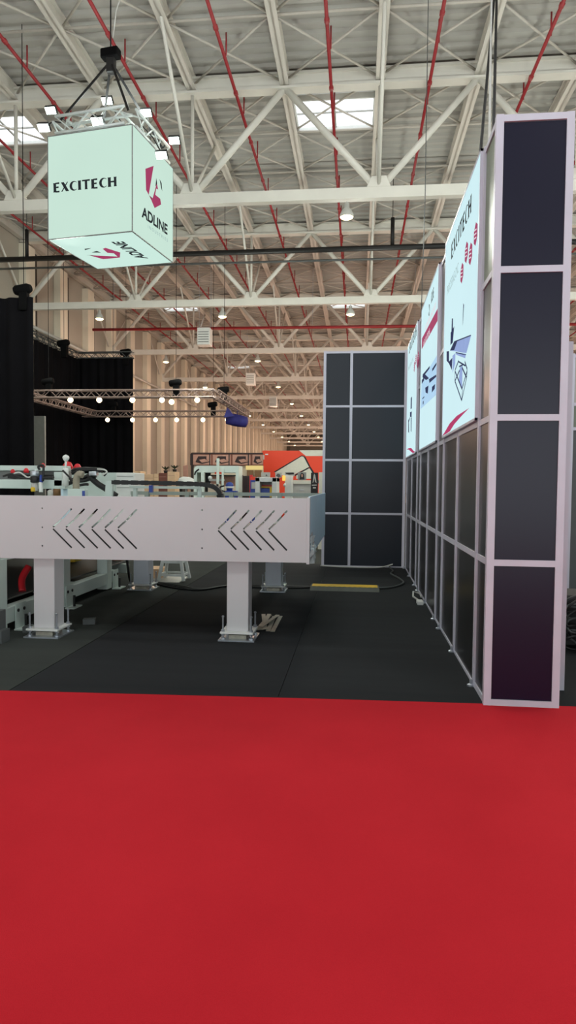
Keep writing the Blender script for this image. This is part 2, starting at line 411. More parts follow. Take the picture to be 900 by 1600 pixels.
# high bay lamps
def lamp_thing(x, y):
    t = thing('high_bay_lamp', '', 'ceiling lamp', (x, y, 8.95), 'high bay lamps')
    MB().lathe((x, y, 8.98), [(.19, 0), (.2, .05), (.13, .2), (.07, .26), (.07, .38), (.02, .4)], 14).build('housing', M['lgrey'], t, True)
    MB().lathe((x, y, 8.95), [(.05, -.03), (.14, 0), (.18, .03)], 14).build('lens', M['lens'], t, True)
    MB().tube([(x, y, 9.36), (x, y, 9.44)], .01, 5).build('hanger', M['zinc'], t)
    return t
l0 = None
for r in range(11):
    for c in range(7):
        x, y = -11.75 + 5.68 * c, TY[r] + .05
        lab = 'warm high bay lamp under the %s roof truss, %s from the left' % (nth(r), nth(c))
        if l0 is None: l0 = lamp_thing(x, y); l0['label'] = lab
        else: dup(l0, (x, y, 8.95), lab)
def plight(loc, e, col, r=.15, kind='POINT'):
    L = bpy.data.lights.new('lamp', kind); L.energy = e; L.color = col
    if kind == 'POINT': L.shadow_soft_size = r
    o = bpy.data.objects.new('fill_light', L); C.objects.link(o); o.location = loc; return o
for r in range(-1, 11):
    for c in range(6):
        near = r < 1
        plight((-11.75 + 5.68 * c, TY[0] + 10.4 * r + 5.2, 6.6), (400 if c else 120) if near else 225, (.95, 1, .9) if near else (1, .66, .49), .5)  # unseen fill points added mid-bay, apart from the lamp fittings, for soft general light
for k in (-1, 1): plight(tuple(Vector((-5.23, 13.65, 9.5)) + Vector((k * .5, 0, 0))), 45, (.9, 1, .95), .2)  # extra points added over the cube to brighten its truss and hoist
for y in (-1., 6.):
    for x in (-9, -2, 5):
        o = plight((x, y, 9.0), 110, (.97, 1, .98), kind='AREA'); o.data.shape = 'DISK'; o.data.size = 1.6
# horizontal services under the roof
t = thing('air_duct', 'black horizontal pipe crossing under the roof behind the cube', 'pipe', (0, 24, 10))
MB().tube([(XL + .05, 24, 10.0), (XR - .05, 24, 10.14)], .1, 8).build('pipe', M['blackpipe'], t, True)
for px in (613, 42):
    p = atY(px, 384, 24)
    st_ = MB().tube([(p.x, 24, 10.1), (p.x, 24, 11.1)], .07, 8).build('stub', M['blackpipe'], t, True)
    MB().tube([(p.x, 24, 11.1), (p.x, 24, 12.96)], .012, 5).build('hanger_rod', M['blackpipe'], st_)
tag(MB().tube([(XL + .05, 26, 10.34), (XR - .05, 26, 10.34)], .045, 8).build('conduit', M['gcable'], None, True), 'thin grey conduit crossing under the roof behind the black pipe', 'pipe')
a = atY(145, 514, 34)
t = thing('water_pipe', 'thick red pipe crossing the hall above the lighting truss', 'pipe', (0, 34, 9.6))
MB().tube([(a.x, 34, 9.72), (14, 34, 9.6)], .075, 8).build('pipe', M['redpipe'], t, True)
for x in (-13, -7.7, -2.4, 2.8, 8): MB().tube([(x, 34, 9.66), (x, 34, 12.96)], .012, 5).build('hanger', M['zinc'], t)
for px, py, Y, lab in ((320, 527, 32, 'nearest white air heater box hanging under the roof'), (392, 593, 46, 'white air heater box hanging behind the nearest one'), (427, 628, 55, 'farthest white air heater box, beside the middle of the hall')):
    p = atY(px, py, Y)
    t = thing('air_heater', lab, 'heater', (p.x, Y, p.z - .45))
    MB().box(p.x - .32, Y - .3, p.z - .42, p.x + .32, Y + .3, p.z + .42).build('casing', M['white'], t, bevel=.03)
    mb = MB()
    for q in range(5): mb.box(p.x - .26, Y - .315, p.z - .3 + q * .12, p.x + .26, Y - .295, p.z - .26 + q * .12)
    mb.build('louvre', M['grey'], t)
    for s in (-.28, .28): MB().tube([(p.x + s, Y, p.z + .42), (p.x + s, Y, 12.96)], .012, 5).build('hanger', M['zinc'], t)

# ================================================================== HANGING CUBE
cc = Vector((-5.23, 13.65, 0)); rz = math.radians(-9); u = Vector((math.cos(rz), math.sin(rz), 0)); v = Vector((-math.sin(rz), math.cos(rz), 0)); zz = Vector((0, 0, 1))
cw, cd, zb, zt = .95, .925, 6.45, 8.5
def cp(a, b, z): return cc + u * a + v * b + zz * z
cube = thing('light_cube', 'large glowing white fabric cube hanging from the roof at upper left', 'hanging sign', cp(0, 0, zb))
zc = (zb + zt) / 2; hz = (zt - zb) / 2
MB().cbox(cp(0, 0, zc), u * (cw - .03), v * (cd - .03), zz * (hz - .03)).build('core', M['white'], cube)
faces = {'front': (cp(0, -cd, zc), u * (cw - .012), zz * (hz - .012), -v), 'right': (cp(cw, 0, zc), v * (cd - .012), zz * (hz - .012), u),
         'left': (cp(-cw, 0, zc), v * (cd - .012), zz * (hz - .012), -u), 'back': (cp(0, cd, zc), u * (cw - .012), zz * (hz - .012), v), 'bottom': (cp(0, 0, zb), u * (cw - .012), v * (cd - .012), -zz)}
for k, (p, a, b, n) in faces.items():
    MB().cbox(p - n * .012, a, b, n * .01).build('lit_face', M['cubelow' if k == 'bottom' else 'cubelit'], cube)
mb = MB(); R_ = [(-1, -1), (1, -1), (1, 1), (-1, 1)]
for i in range(4):
    a, b = R_[i], R_[(i + 1) % 4]
    for z in (zb + .004, zt - .004): mb.bar(cp(a[0] * (cw - .008), a[1] * (cd - .008), z), cp(b[0] * (cw - .008), b[1] * (cd - .008), z), .018, .018)
    mb.bar(cp(a[0] * (cw - .008), a[1] * (cd - .008), zb), cp(a[0] * (cw - .008), a[1] * (cd - .008), zt), .018, .018)
mb.build('edge_frame', M['grey'], cube)
def aff(bl, br, tl, p0, n): 
    O = hit(*bl, p0, n); return O, hit(*br, p0, n) - O, hit(*tl, p0, n) - O
fp, fn = faces['front'][0], faces['front'][3]
O, U, V = aff((84, 301), (182.5, 291), (83.5, 286.5), fp, fn)
place(flared_polys(), O, U, V, 'lettering', M['lblack'], cube, fn * .004)
rp, rn = faces['right'][0], faces['right'][3]
def z1(x, y): return (205 + x * 75 / 800, 245 + y * 150 / 1600)
decal('emblem_red', [[z1(*q) for q in p] for p in ([(235, 200), (372, 150), (290, 635), (245, 550)], [(425, 440), (447, 545), (415, 530), (398, 632), (482, 700), (497, 795), (388, 855), (340, 740), (355, 690), (365, 655)], [(300, 655), (352, 692), (345, 745)])], rp, rn, M['lred'], cube)
decal('emblem_dark', [[z1(*q) for q in p] for p in ([(415, 350), (430, 445), (402, 500)], [(470, 370), (505, 440), (515, 575), (497, 520)], [(285, 632), (355, 690), (345, 705)])], rp, rn, M['lblack'], cube)
O, U, V = aff(z1(172, 1000), z1(600, 1305), z1(176, 815), rp, rn)
place(font_polys('ADLINE', .035), O, U, V, 'lettering', M['lblack'], cube, rn * .004)
O, U, V = aff(z1(275, 1185), z1(605, 1420), z1(275, 1130), rp, rn)
place(font_polys('I N D U S T R I E S'), O, U, V, 'small_lettering', M['lfaint'], cube, rn * .004)
bp_, bn = faces['bottom'][0], faces['bottom'][3]
def z2(x, y): return (120 + x * 130 / 900, 365 + y * 60 / 415)
decal('emblem_red', [[z2(*q) for q in p] for p in ([(280, 163), (310, 152), (470, 203), (466, 258), (285, 275), (130, 232), (300, 240), (440, 246), (400, 212), (330, 205)],)], bp_, bn, M['lred'], cube)
decal('emblem_dark', [[z2(*q) for q in p] for p in ([(85, 162), (160, 155), (88, 178)], [(160, 203), (215, 186), (262, 204)], [(100, 230), (160, 232), (200, 242)])], bp_, bn, M['lblack'], cube)
O, U, V = aff(z2(775, 266), z2(500, 82), z2(652, 270), bp_, bn)
place(font_polys('ADLINE', .035), O, U, V, 'lettering', M['lblack'], cube, bn * .004)

# aluminium truss square on top of the cube
def lattice(mb, p, q, s, r=.012, rd=.008, step=None, n=6):
    """square box truss from p to q, side s"""
    p, q = Vector(p), Vector(q); d = q - p; t = d.normalized(); a = t.cross(Vector((0, 0, 1))).normalized() * s / 2; b = Vector((0, 0, s / 2))
    cs = [a + b, a - b, -a - b, -a + b]
    for c in cs: mb.tube([p + c, q + c], r, n)
    m = max(2, int(d.length / (step or s))); 
    for i in range(4):
        c0, c1 = cs[i], cs[(i + 1) % 4]
        for k in range(m):
            e0, e1 = (c0, c1) if k % 2 == 0 else (c1, c0)
            mb.tube([p + d * (k / m) + e0, p + d * ((k + 1) / m) + e1], rd, 4)
    return mb
tq = thing('truss_square', 'silver lattice truss square lying on top of the glowing cube', 'truss', cp(0, 0, zt))
ts = .33; tw, td = cw - .18, cd - .17
for i in range(4):
    a, b = R_[i], R_[(i + 1) % 4]
    mb = MB(); lattice(mb, cp(a[0] * tw, a[1] * td, zt + .21), cp(b[0] * tw, b[1] * td, zt + .21), ts, .03, .017); mb.build('truss_section', M['alut'], tq, True)
for a in R_: MB().tube([cp(a[0] * tw, a[1] * td, zt - .01), cp(a[0] * tw, a[1] * td, zt + .1)], .015, 6).build('leg', M['zinc'], tq)
# floodlights clamped to it
FL = [((79, 173), -1, .75), ((68, 200), -1, -.9), ((167, 158), 0.15, 1.0), ((152, 190), -.05, -1.0), ((228, 177), .85, .55), ((272, 220), 1.0, 1.0), ((252, 243), 1.0, -.2)]
fl_lab = ['floodlight above the left rear corner of the cube', 'floodlight at the left front corner of the cube truss', 'floodlight above the rear middle of the cube truss', 'floodlight on the front middle of the cube truss', 'floodlight above the right side of the cube', 'floodlight sticking out beyond the right rear corner of the cube', 'floodlight tucked low in the right side of the cube truss']
for (px, a, b), lab in zip(FL, fl_lab):
    q = cp(a * (tw + .12), b * (td + .1), 0)
    p = atY(px[0], px[1], q.y); p.y = q.y
    t = thing('floodlight', lab, 'floodlight', p)
    c = (p - cp(0, 0, p.z)).normalized()
    up = Vector((0, 0, 1)); nrm = (-up * .75 - Vector((0, 1, 0)) * .66).normalized(); sx = Vector((1, 0, 0)); tv = nrm.cross(sx)
    MB().cbox(p - nrm * .05, sx * .125, tv * .085, nrm * .04).build('housing', M['dark'], t, bevel=.01)
    MB().cbox(p - nrm * .005, sx * .11, tv * .07, nrm * .012).build('lens', M['floodlens'], t)
    e = cp(max(-1, min(1, a)) * tw, max(-1, min(1, b)) * td, zt + .38)
    MB().tube([p - nrm * .09, (p - nrm * .09) * .5 + e * .5 + Vector((0, 0, .06)), e], .013, 6).build('bracket', M['dark'], t, True)
hc = atY(173, 86, cc.y)
hh = thing('chain_hoist', 'black chain hoist above the glowing cube, with its straps and chain', 'hoist', hc)
MB().cbox(hc + Vector((0, 0, .02)), u * .2, v * .1, zz * .1).build('motor_body', M['hoist'], hh, bevel=.03)
MB().box(hc.x - .08, hc.y - .07, hc.z - .38, hc.x + .1, hc.y + .07, hc.z - .06).build('chain_bag', M['blackpipe'], hh, bevel=.02)
for a in R_:
    MB().bar(hc - zz * .12, cp(a[0] * tw, a[1] * td, zt + .38), .05, .012, (0, 1, 0)).build('strap', M['dark'], hh)
MB().tube([hc + zz * .1, (hc.x, hc.y, 12.56)], .016, 6).build('chain', M['dark'], hh)
q = atY(186, 0, cc.y)
tag(MB().tube([hc + Vector((.05, 0, .35)), hc + Vector((.12, 0, .9)), (q.x, q.y, 11.6), (q.x + .02, q.y, 12.95)], .012, 6).build('cable', M['wcable'], None, True), 'loose white cable hanging beside the hoist chain of the cube', 'cable')

# ================================================================== PANEL WALLS
PW = .05
def post(mb, x, y, z1): return mb.box(x - PW / 2, y - PW / 2, .0, x + PW / 2, y + PW / 2, z1)
XW = .90
tw_ = thing('end_tower', 'tall narrow tower of dark navy panels at the near end of the wall', 'partition wall', (1.155, 4.86, 0))
X1, Y1, Y2 = XW + .51, 4.62, 5.06
ty = lambda x: Y1 + .04 * (x - XW)
for x, y in ((XW + .025, Y1 + .025), (X1 - .025, Y1 + .03), (X1 - .025, Y2 - .03)): post(MB(), x, y, 4.03).build('post', M['alu'], tw_)
mb = MB().box(X1 + .1, Y2 - .02, 0, X1 + .16, Y2 + .06, 2.6); mb.build('rear_post', M['alu'], tw_)
for z in (0.02, 1, 2, 3, 4.005):
    MB().box(XW + .05, Y1 + .004, z - .022, X1 - .05, Y1 + .044, z + .022).build('rail', M['alu'], tw_)
for z in range(4):
    MB().box(XW + .05, Y1 + .016, z + .022, X1 - .05, Y1 + .028, z + .978).build('panel', M['panel'], tw_)
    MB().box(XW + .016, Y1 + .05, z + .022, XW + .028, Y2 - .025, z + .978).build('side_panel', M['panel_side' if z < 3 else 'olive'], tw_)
    MB().box(XW + .006, Y1 + .05, z + .978, XW + .044, Y2 - .025, z + 1.022).build('side_rail', M['alu'], tw_)
    MB().box(X1 - .03, Y1 + .05, z + .022, X1 - .018, Y2 - .05, z + .978).build('outer_panel', M['panel'], tw_)
MB().box(XW + .006, Y1 + .05, 0, XW + .044, Y2 - .025, .04).build('side_rail', M['alu'], tw_)

PY = [5.06, 6.09, 7.06, 7.56, 8.59, 9.60, 10.11, 11.11, 12.16]
lw = thing('partition_wall', 'long wall of dark glossy panels carrying three light boxes', 'partition wall', (XW + .025, 8.6, 0))
for i, y in enumerate(PY):
    full = i not in (1, 4, 7)
    post(MB(), XW + .025, y, 4.03 if full else 2.).build('post', M['alu'], lw)
    MB().lathe((XW - .012, y, 0), [(.03, 0), (.03, .012), (.012, .02), (.012, .05)], 10).build('levelling_foot', M['zinc'], lw)
for i in range(8):
    y0, y1 = PY[i] + .025, PY[i + 1] - .025
    for z in ((0, 1, 2) if i not in (2, 5) else (0, 1, 2, 3, 4)):
        MB().box(XW + .006, y0, max(0, z - .022), XW + .044, y1, z + .022).build('rail', M['alu'], lw)
        if z < 2 or (i in (2, 5) and z < 4):
            MB().box(XW + .016, y0, z + .022, XW + .028, y1, z + .978).build('panel', M['panel_side'], lw)
bw = thing('partition_wall', 'far wall of blue-black panels facing the camera at the end of the stand', 'partition wall', (.1, 12.32, 0))
BX = [-.625, -.13, .87]
for x in BX: post(MB(), x, 12.31, 4.03).build('post', M['alu'], bw)
for i in range(2):
    for z in range(5):
        MB().box(BX[i] + .025, 12.29, max(0, z - .02), BX[i + 1] - .025, 12.33, z + .02).build('rail', M['alu'], bw)
        if z < 4: MB().box(BX[i] + .025, 12.304, z + .02, BX[i + 1] - .025, 12.316, z + .98).build('panel', M['panel_back'], bw)

# light boxes
BR = {}
XB = .88
def light_box(y0, y1, label):
    t = thing('light_box', label, 'light box', (XB + .05, (y0 + y1) / 2, 2.025))
    z0, z1 = 2.026, 4.04
    mb = MB()
    for a in ((y0, z0, y1, z0 + .02), (y0, z1 - .02, y1, z1), (y0, z0, y0 + .012, z1), (y1 - .012, z0, y1, z1)): mb.box(XB, a[0], a[1], XB + .1, a[2], a[3])
    mb.build('frame', M['alu'], t)
    BR[t.name] = (y0 + .013, y1 - .013)
    MB().box(XB + .004, y0 + .012, z0 + .02, XB + .09, y1 - .012, z1 - .02).build('lit_face', M['boxlit'], t)
    return t
PX, PN = (XB + .003, 0, 0), (-1, 0, 0)
def zz_(cx, cy, s): return lambda x, y: (cx + x / s, cy + y / s)
b1 = light_box(5.085, 7.035, 'nearest and largest-looking light box, with a big machine picture and a red swoosh')
O, U, V = aff((705.6, 406), (737, 333), (705.8, 383), PX, PN)
V = Vector((0, 0, V.length)); U.z = 0
place(flared_polys(), O, U, V, 'lettering', M['lblack'], b1, (-.004, 0, 0))
za = zz_(680, 240, 6.667)
hexes = []
for c in ((427, 838), (330, 1030), (373, 1045), (283, 1245)):
    p = hit(*za(*c), PX, PN); hexes.append(p)
def hexagons(parent, cs, r):
    for c in cs:
        hx = MB().ngon([c + Vector((-.004, math.sin(a) * r, math.cos(a) * r)) for a in [k * PI / 3 for k in range(6)]]).build('hexagon_emblem', M['lred'], parent)
        ORG[hx.name] = ORG[parent.name]; ms = MB()
        for k in (-1, 0, 1): ms.ngon([c + Vector((-.007, s * .55 * r, (k * .34 + d + s * .12) * r)) for s, d in ((-1, -.06), (1, -.06), (1, .06), (-1, .06))])
        ms.build('emblem_stripe', M['lwhite'], hx)
hexagons(b1, hexes, .09)
O, U, V = aff((699.3, 462), (717, 420), (699.3, 450), PX, PN); V = Vector((0, 0, .09)); U.z = 0
place(font_polys('PROCESSING CNC'), O, U, V, 'small_lettering', M['lfaint'], b1, (-.004, 0, 0))
zc_ = zz_(680, 460, 6.667)
def dz(name, polys, f, m, par, lift=.004):
    lo, hi = BR[par.name]; mb = MB()
    for p in polys:
        pts = []
        for q in p:
            w = hit(*f(*q), PX, PN); w.y = min(max(w.y, lo), hi); w.z = max(w.z, 2.05); w.x -= lift; pts.append(w)
        mb.ngon(pts)
    mb.build(name, M[m], par)
dz('machine_picture', [[(205, 490), (380, 425), (330, 612), (160, 585)], [(215, 600), (325, 620), (318, 665), (225, 630)], [(185, 640), (215, 610), (212, 720), (186, 820)], [(262, 760), (290, 740), (285, 990), (250, 900)]], zc_, 'lblue', b1)
dz('machine_dark_print', [[(160, 585), (205, 488), (240, 478), (205, 580)], [(205, 488), (380, 420), (380, 432), (208, 500)], [(125, 595), (150, 590), (150, 700), (185, 660), (180, 790), (150, 720), (125, 690)], [(180, 250), (192, 250), (190, 460), (172, 490)], [(300, 90), (308, 110), (296, 300), (292, 330)], [(168, 400), (205, 330), (190, 500), (165, 530)], [(222, 600), (330, 625), (328, 633), (222, 612)], [(247, 690), (325, 735), (322, 752), (247, 706)], [(255, 745), (300, 722), (302, 736), (258, 760)]], zc_, 'lnavy', b1, .006)  # dark navy areas of the printed machine
def outline(polys, f, w, m, par, name):
    mb = MB()
    for p in polys:
        pts = [hit(*f(*q), PX, PN) for q in p]
        for a, b in zip(pts, pts[1:]):
            d = (b - a).normalized(); n = Vector((0, -d.z, d.y)) * w / 2; L = Vector((-.005, 0, 0))
            mb.ngon([a + n + L, b + n + L, b - n + L, a - n + L])
    mb.build(name, M[m], par)
outline([[(250, 690), (212, 790), (210, 900), (282, 1105), (335, 860), (340, 780), (315, 700)], [(212, 800), (285, 985), (338, 800)], [(282, 1105), (290, 990)], [(212, 900), (260, 790)], [(335, 870), (285, 760)]], zc_, .02, 'lnavy', b1, 'machine_outline')
dz('swoosh', [[(68, 1522), (100, 1440), (155, 1345), (230, 1265), (360, 1183), (285, 1260), (205, 1350), (158, 1425), (128, 1500)]], zc_, 'lswoosh', b1)
b2 = light_box(7.585, 9.575, 'middle light box, with a slanting red lettered band and a pale blue picture')
zd = zz_(650, 440, 13.33); ze = zz_(620, 480, 6.667)
dz('red_band', [[(130, 1185), (518, 430), (510, 705), (125, 1410)]], zd, 'lred', b2)
O, U, V = aff(zd(195, 1150), zd(425, 740), zd(195, 1080), PX, PN); V = Vector((0, 0, .075)); U.z = 0
place(font_polys('WOODWORKING MACHINERY', .02), O + Vector((0, 0, .06)), U, V, 'band_lettering', M['lwhite'], b2, (-.007, 0, 0))
place(font_polys('AND SOLUTIONS', .02), O + Vector((0, .2, -.1)), U * .66, V, 'band_lettering', M['lwhite'], b2, (-.007, 0, 0))
dz('emblem', [[(275, 480), (290, 470), (292, 590), (275, 720), (285, 600)], [(268, 690), (275, 625), (285, 700), (275, 722)]], zd, 'lblack', b2)
O, U, V = aff(zd(318, 470), zd(375, 335), zd(318, 410), PX, PN); V = Vector((0, 0, .13)); U.z = 0
place(font_polys('ADLINE', .03), O, U, V, 'lettering', M['lblack'], b2, (-.004, 0, 0))
dz('picture', [[(252, 1060), (262, 770), (440, 470), (420, 905)]], ze, 'lsky', b2)
dz('picture_machine', [[(275, 700), (350, 610), (345, 640), (300, 700), (340, 740), (310, 760), (272, 730)], [(375, 640), (425, 565), (425, 590), (390, 650), (372, 670)], [(340, 750), (425, 690), (420, 720), (345, 790)], [(300, 840), (335, 815), (328, 900), (305, 890)], [(372, 830), (405, 800), (400, 850), (370, 890)], [(270, 950), (292, 925), (290, 940), (272, 960)], [(265, 760), (285, 730), (290, 760), (265, 800)], [(275, 985), (285, 975), (282, 1010), (275, 1015)]], ze, 'lnavy', b2, .006)
b3 = light_box(10.135, 12.135, 'farthest light box, next to the corner with the far wall')
O, U, V = aff((639.6, 553), (651, 526), (639.6, 543), PX, PN); V = Vector((0, 0, .17)); U.z = 0
place(flared_polys(), O, U, V, 'lettering', M['lblack'], b3, (-.004, 0, 0))
hexagons(b3, [hit(*ze(*c), PX, PN) for c in ((185, 620), (202, 545), (215, 570), (226, 515))], .09)
O, U, V = aff((638.5, 580), (646, 566), (638.5, 575), PX, PN); V = Vector((0, 0, .07)); U.z = 0
place(font_polys('PROCESSING CNC'), O, U, V, 'small_lettering', M['lfaint'], b3, (-.004, 0, 0))
dz('machine_picture', [[(148, 945), (160, 930), (158, 1055), (146, 1062)], [(140, 1095), (158, 1085), (156, 1150), (140, 1140)], [(122, 1180), (138, 1140), (136, 1165), (128, 1200), (130, 1310), (122, 1300)], [(148, 1150), (156, 1150), (154, 1300), (148, 1290)]], ze, 'lnavy', b3)
dz('swoosh', [[(105, 1482), (128, 1468), (152, 1466), (180, 1500), (198, 1530), (170, 1545), (150, 1505), (130, 1485)]], ze, 'lswoosh', b3)

# cables above the wall
p = hit(744, 262, (1.0, 5.6, 0), (0, 1, 0)); q = atZ(775, 0, 12.5)
for (x0, y0), (x1, y1), m, lab in (((745, 262), (772, 0), 'cable', 'black cable slanting up from behind the nearest light box, left of the pale rope'), ((772, 170), (776, 0), 'cable', 'black cable rising behind the tower top, right of the pale rope'), ((765, 215), (768, 0), 'wcable', 'pale rope rising behind the tower between two black cables')):
    a = atY(x0, y0, 6.2); b = atY(x1, y1, 9.0); a.z -= .3; b = b + (b - a) * .9
    mb = MB().tube([(a.x, a.y, 3.95), a, b, (b.x, b.y + .1, 12.95)], .016 if m == 'cable' else .013, 6)
    tag(mb.build('suspension_cable', M[m], None, True), lab, 'cable')
a = atY(658, 495, 12.); b = atY(664, 318, 12.5)
tag(MB().tube([(a.x, 12.0, a.z), (b.x, 12.5, b.z), (b.x, 12.6, 12.95)], .008, 5).build('suspension_cable', M['gcable'], None, True), 'thin dark wire dropping from the roof behind the far light box', 'cable')

# floor clutter near the walls
t = thing('power_socket', 'white socket block on the floor at the foot of the long wall', 'socket', (.83, 8.5, 0))
MB().box(.79, 8.44, .0, .87, 8.6, .05).build('body', M['white'], t, bevel=.01)
MB().tube([(.83, 8.6, .03), (.76, 8.75, .06), (.78, 8.95, .09), (.87, 8.98, .06), (.88, 8.85, .04)], .012, 6).build('cord', M['wcable'], t, True)
t = thing('cable_ramp', 'yellow-topped rubber cable ramp lying on the black carpet', 'cable ramp', (-.16, 9.65, 0))
x0, x1 = -.66, .34
MB().prism([(x0, 9.38, 0), (x0, 9.5, .045), (x0, 9.74, .045), (x0, 9.86, 0)], (x1 - x0, 0, 0)).build('ramp_body', M['ramp'], t)
mb = MB()
n = 26; top = [(x0 + .02 + (x1 - x0 - .04) * i / n, 9.495 + (.012 if i % 2 else -.006), .0475) for i in range(n + 1)]
mb.ngon(top + [(x1 - .02, 9.745, .0475), (x0 + .02, 9.745, .0475)])
mb.build('lid', M['yellow'], t)
def path(pts, n=6):
    pts = [Vector(p) for p in pts]; out = []
    P = [pts[0]] + pts + [pts[-1]]
    for i in range(1, len(P) - 2):
        for k in range(n):
            s = k / n; a, b, c, d = P[i - 1:i + 3]
            out.append(.5 * ((2 * b) + (c - a) * s + (2 * a - 5 * b + 4 * c - d) * s * s + (3 * b - a - 3 * c + d) * s ** 3))
    return out + [pts[-1]]
def zr(pts, r): return [(x, y, r) for x, y in pts]
tag(MB().tube(path(zr([(.34, 9.66), (.55, 9.8), (.74, 10.25), (.7, 10.8), (.6, 11.3), (.66, 11.7), (.62, 12.22)], .016)), .016, 6).build('cable', M['gcable'], None, True), 'grey cable curving from the cable ramp to the foot of the far wall', 'cable')
tag(MB().tube(path([(-.66, 12.24, .012), (-.3, 12.14, .012), (.25, 12.12, .012), (.5, 12.2, .02), (.68, 12.22, .07)]), .013, 6).build('cable', M['wcable'], None, True), 'white cable lying along the foot of the far wall', 'cable')
for k, (off, lab) in enumerate(((0, 'black cable snaking from the cable ramp towards the stool, front strand'), (.08, 'black cable behind the front strand on the carpet by the stool'), (.15, 'black cable nearest the stool, rear strand of the bundle'))):
    pts = [(-3.25, 9.75 + off), (-3.0, 9.55 + off * .8), (-2.6, 9.2 + off * 1.4), (-2.2, 9.1 + off * .5), (-1.9, 9.5 + off * .2), (-1.4, 9.62 - off), (-1.0, 9.5 + off), (-.6, 9.6 + off * .5)]
    tag(MB().tube(path(zr(pts, .014)), .014, 6).build('cable', M['cable'], None, True), lab, 'cable', )
sl = [(-1.02, 6.72, -.99, 7.5, 0), (-.975, 6.7, -1.0, 7.52, .008), (-.93, 6.69, -1.06, 7.46, .016), (-.985, 6.76, -.885, 7.4, .024), (-.9, 6.68, -.93, 7.44, .0), (-.85, 6.66, -.86, 7.46, .0)]
sl_lab = ['leftmost steel strip of the small pile on the carpet', 'steel strip second from the left in the floor pile', 'tilted steel strip leaning left across the floor pile', 'topmost steel strip crossing the floor pile to the right', 'steel strip second from the right in the floor pile', 'rightmost steel strip, lying a little apart from the floor pile']
for (a, b, c, d, z), lab in zip(sl, sl_lab):
    tag(MB().bar((a, b, z + .004), (c, d, z + .004), .045, .006).build('steel_strip', M['bar']), lab, 'steel strip', 'steel strips on the carpet')

# stool
sx, sy = -2.86, 10.05
tag(MB().box(-3.3, 9.75, 0, -2.7, 10.4, .012).build('board', M['lgrey']), 'flat pale board on the carpet under the white stool', 'board')
t = thing('step_stool', 'small white plastic stool with splayed legs behind the table', 'stool', (sx, sy, .012))
MB().box(sx - .15, sy - .13, .43, sx + .15, sy + .13, .46).build('seat', M['stool'], t, bevel=.01)
LG = [(a, b) for a in (-1, 1) for b in (-1, 1)]
for a, b in LG:
    MB().bar((sx + a * .2, sy + b * .18, .012), (sx + a * .13, sy + b * .11, .43), .045, .045, (0, 1, 0)).build('leg', M['stool'], t)
for z, e in ((.1, .185), (.3, .15)):
    mb = MB()
    for s in (-1, 1):
        mb.bar((sx - e, sy + s * (e - .02), z), (sx + e, sy + s * (e - .02), z), .02, .035); mb.bar((sx + s * e, sy - e + .02, z), (sx + s * e, sy + e - .02, z), .02, .035)
    mb.build('rung', M['stool'], t)

# ================================================================== CONVEYOR TABLE
def TYf(x): return 6.18 + .055 * (x + .44)
ct = thing('conveyor_table', 'long white outfeed table with arrow slots in its front panel', 'machine table', (-2.2, 7.6, 0))
xl, xr = -4.75, -.44
cu = bpy.data.curves.new('front_panel', 'CURVE'); cu.dimensions = '2D'; cu.fill_mode = 'BOTH'; cu.extrude = .004
def spl(pts):
    s = cu.splines.new('POLY'); s.points.add(len(pts) - 1); s.use_cyclic_u = True
    for p, q in zip(s.points, pts): p.co = (q[0], q[1], 0, 1)
spl([(xl, .785), (xr - .03, .785), (xr - .03, 1.395), (xl, 1.395)])
def slot(a, b, w=.0085):
    a, b = Vector((a[0], a[1])), Vector((b[0], b[1])); d = (b - a).normalized(); n = Vector((-d.y, d.x)) * w
    spl([tuple(a + n), tuple(b + n), tuple(b - n), tuple(a - n)])
for x0, n, st_, dx, zc0 in ((-2.925, 6, .1275, .185, 1.085), (-1.315, 5, .121, .175, 1.09)):
    for i in range(n):
        x = x0 + st_ * i
        slot((x, zc0 + .008), (x + dx * .44, zc0 + .08)); slot((x + dx * .47, zc0 + .086), (x + dx, zc0 + .19)); slot((x, zc0 - .008), (x + dx, zc0 - .19))
for x in (-3.03, -1.47):
    for z in (.91, 1.09, 1.275):
        spl([(x + .009 * math.cos(a * PI / 4), z + .009 * math.sin(a * PI / 4)) for a in range(8)])
ob = bpy.data.objects.new('front_panel', cu); C.objects.link(ob)
me = bpy.data.meshes.new_from_object(ob.evaluated_get(bpy.context.evaluated_depsgraph_get()))
bpy.data.objects.remove(ob)
fpm = MB(); fpm.add([(v.co.x, TYf(v.co.x) - v.co.z, v.co.y) for v in me.vertices], [tuple(p.vertices) for p in me.polygons]); fpm.build('front_panel', M['conv'], ct)
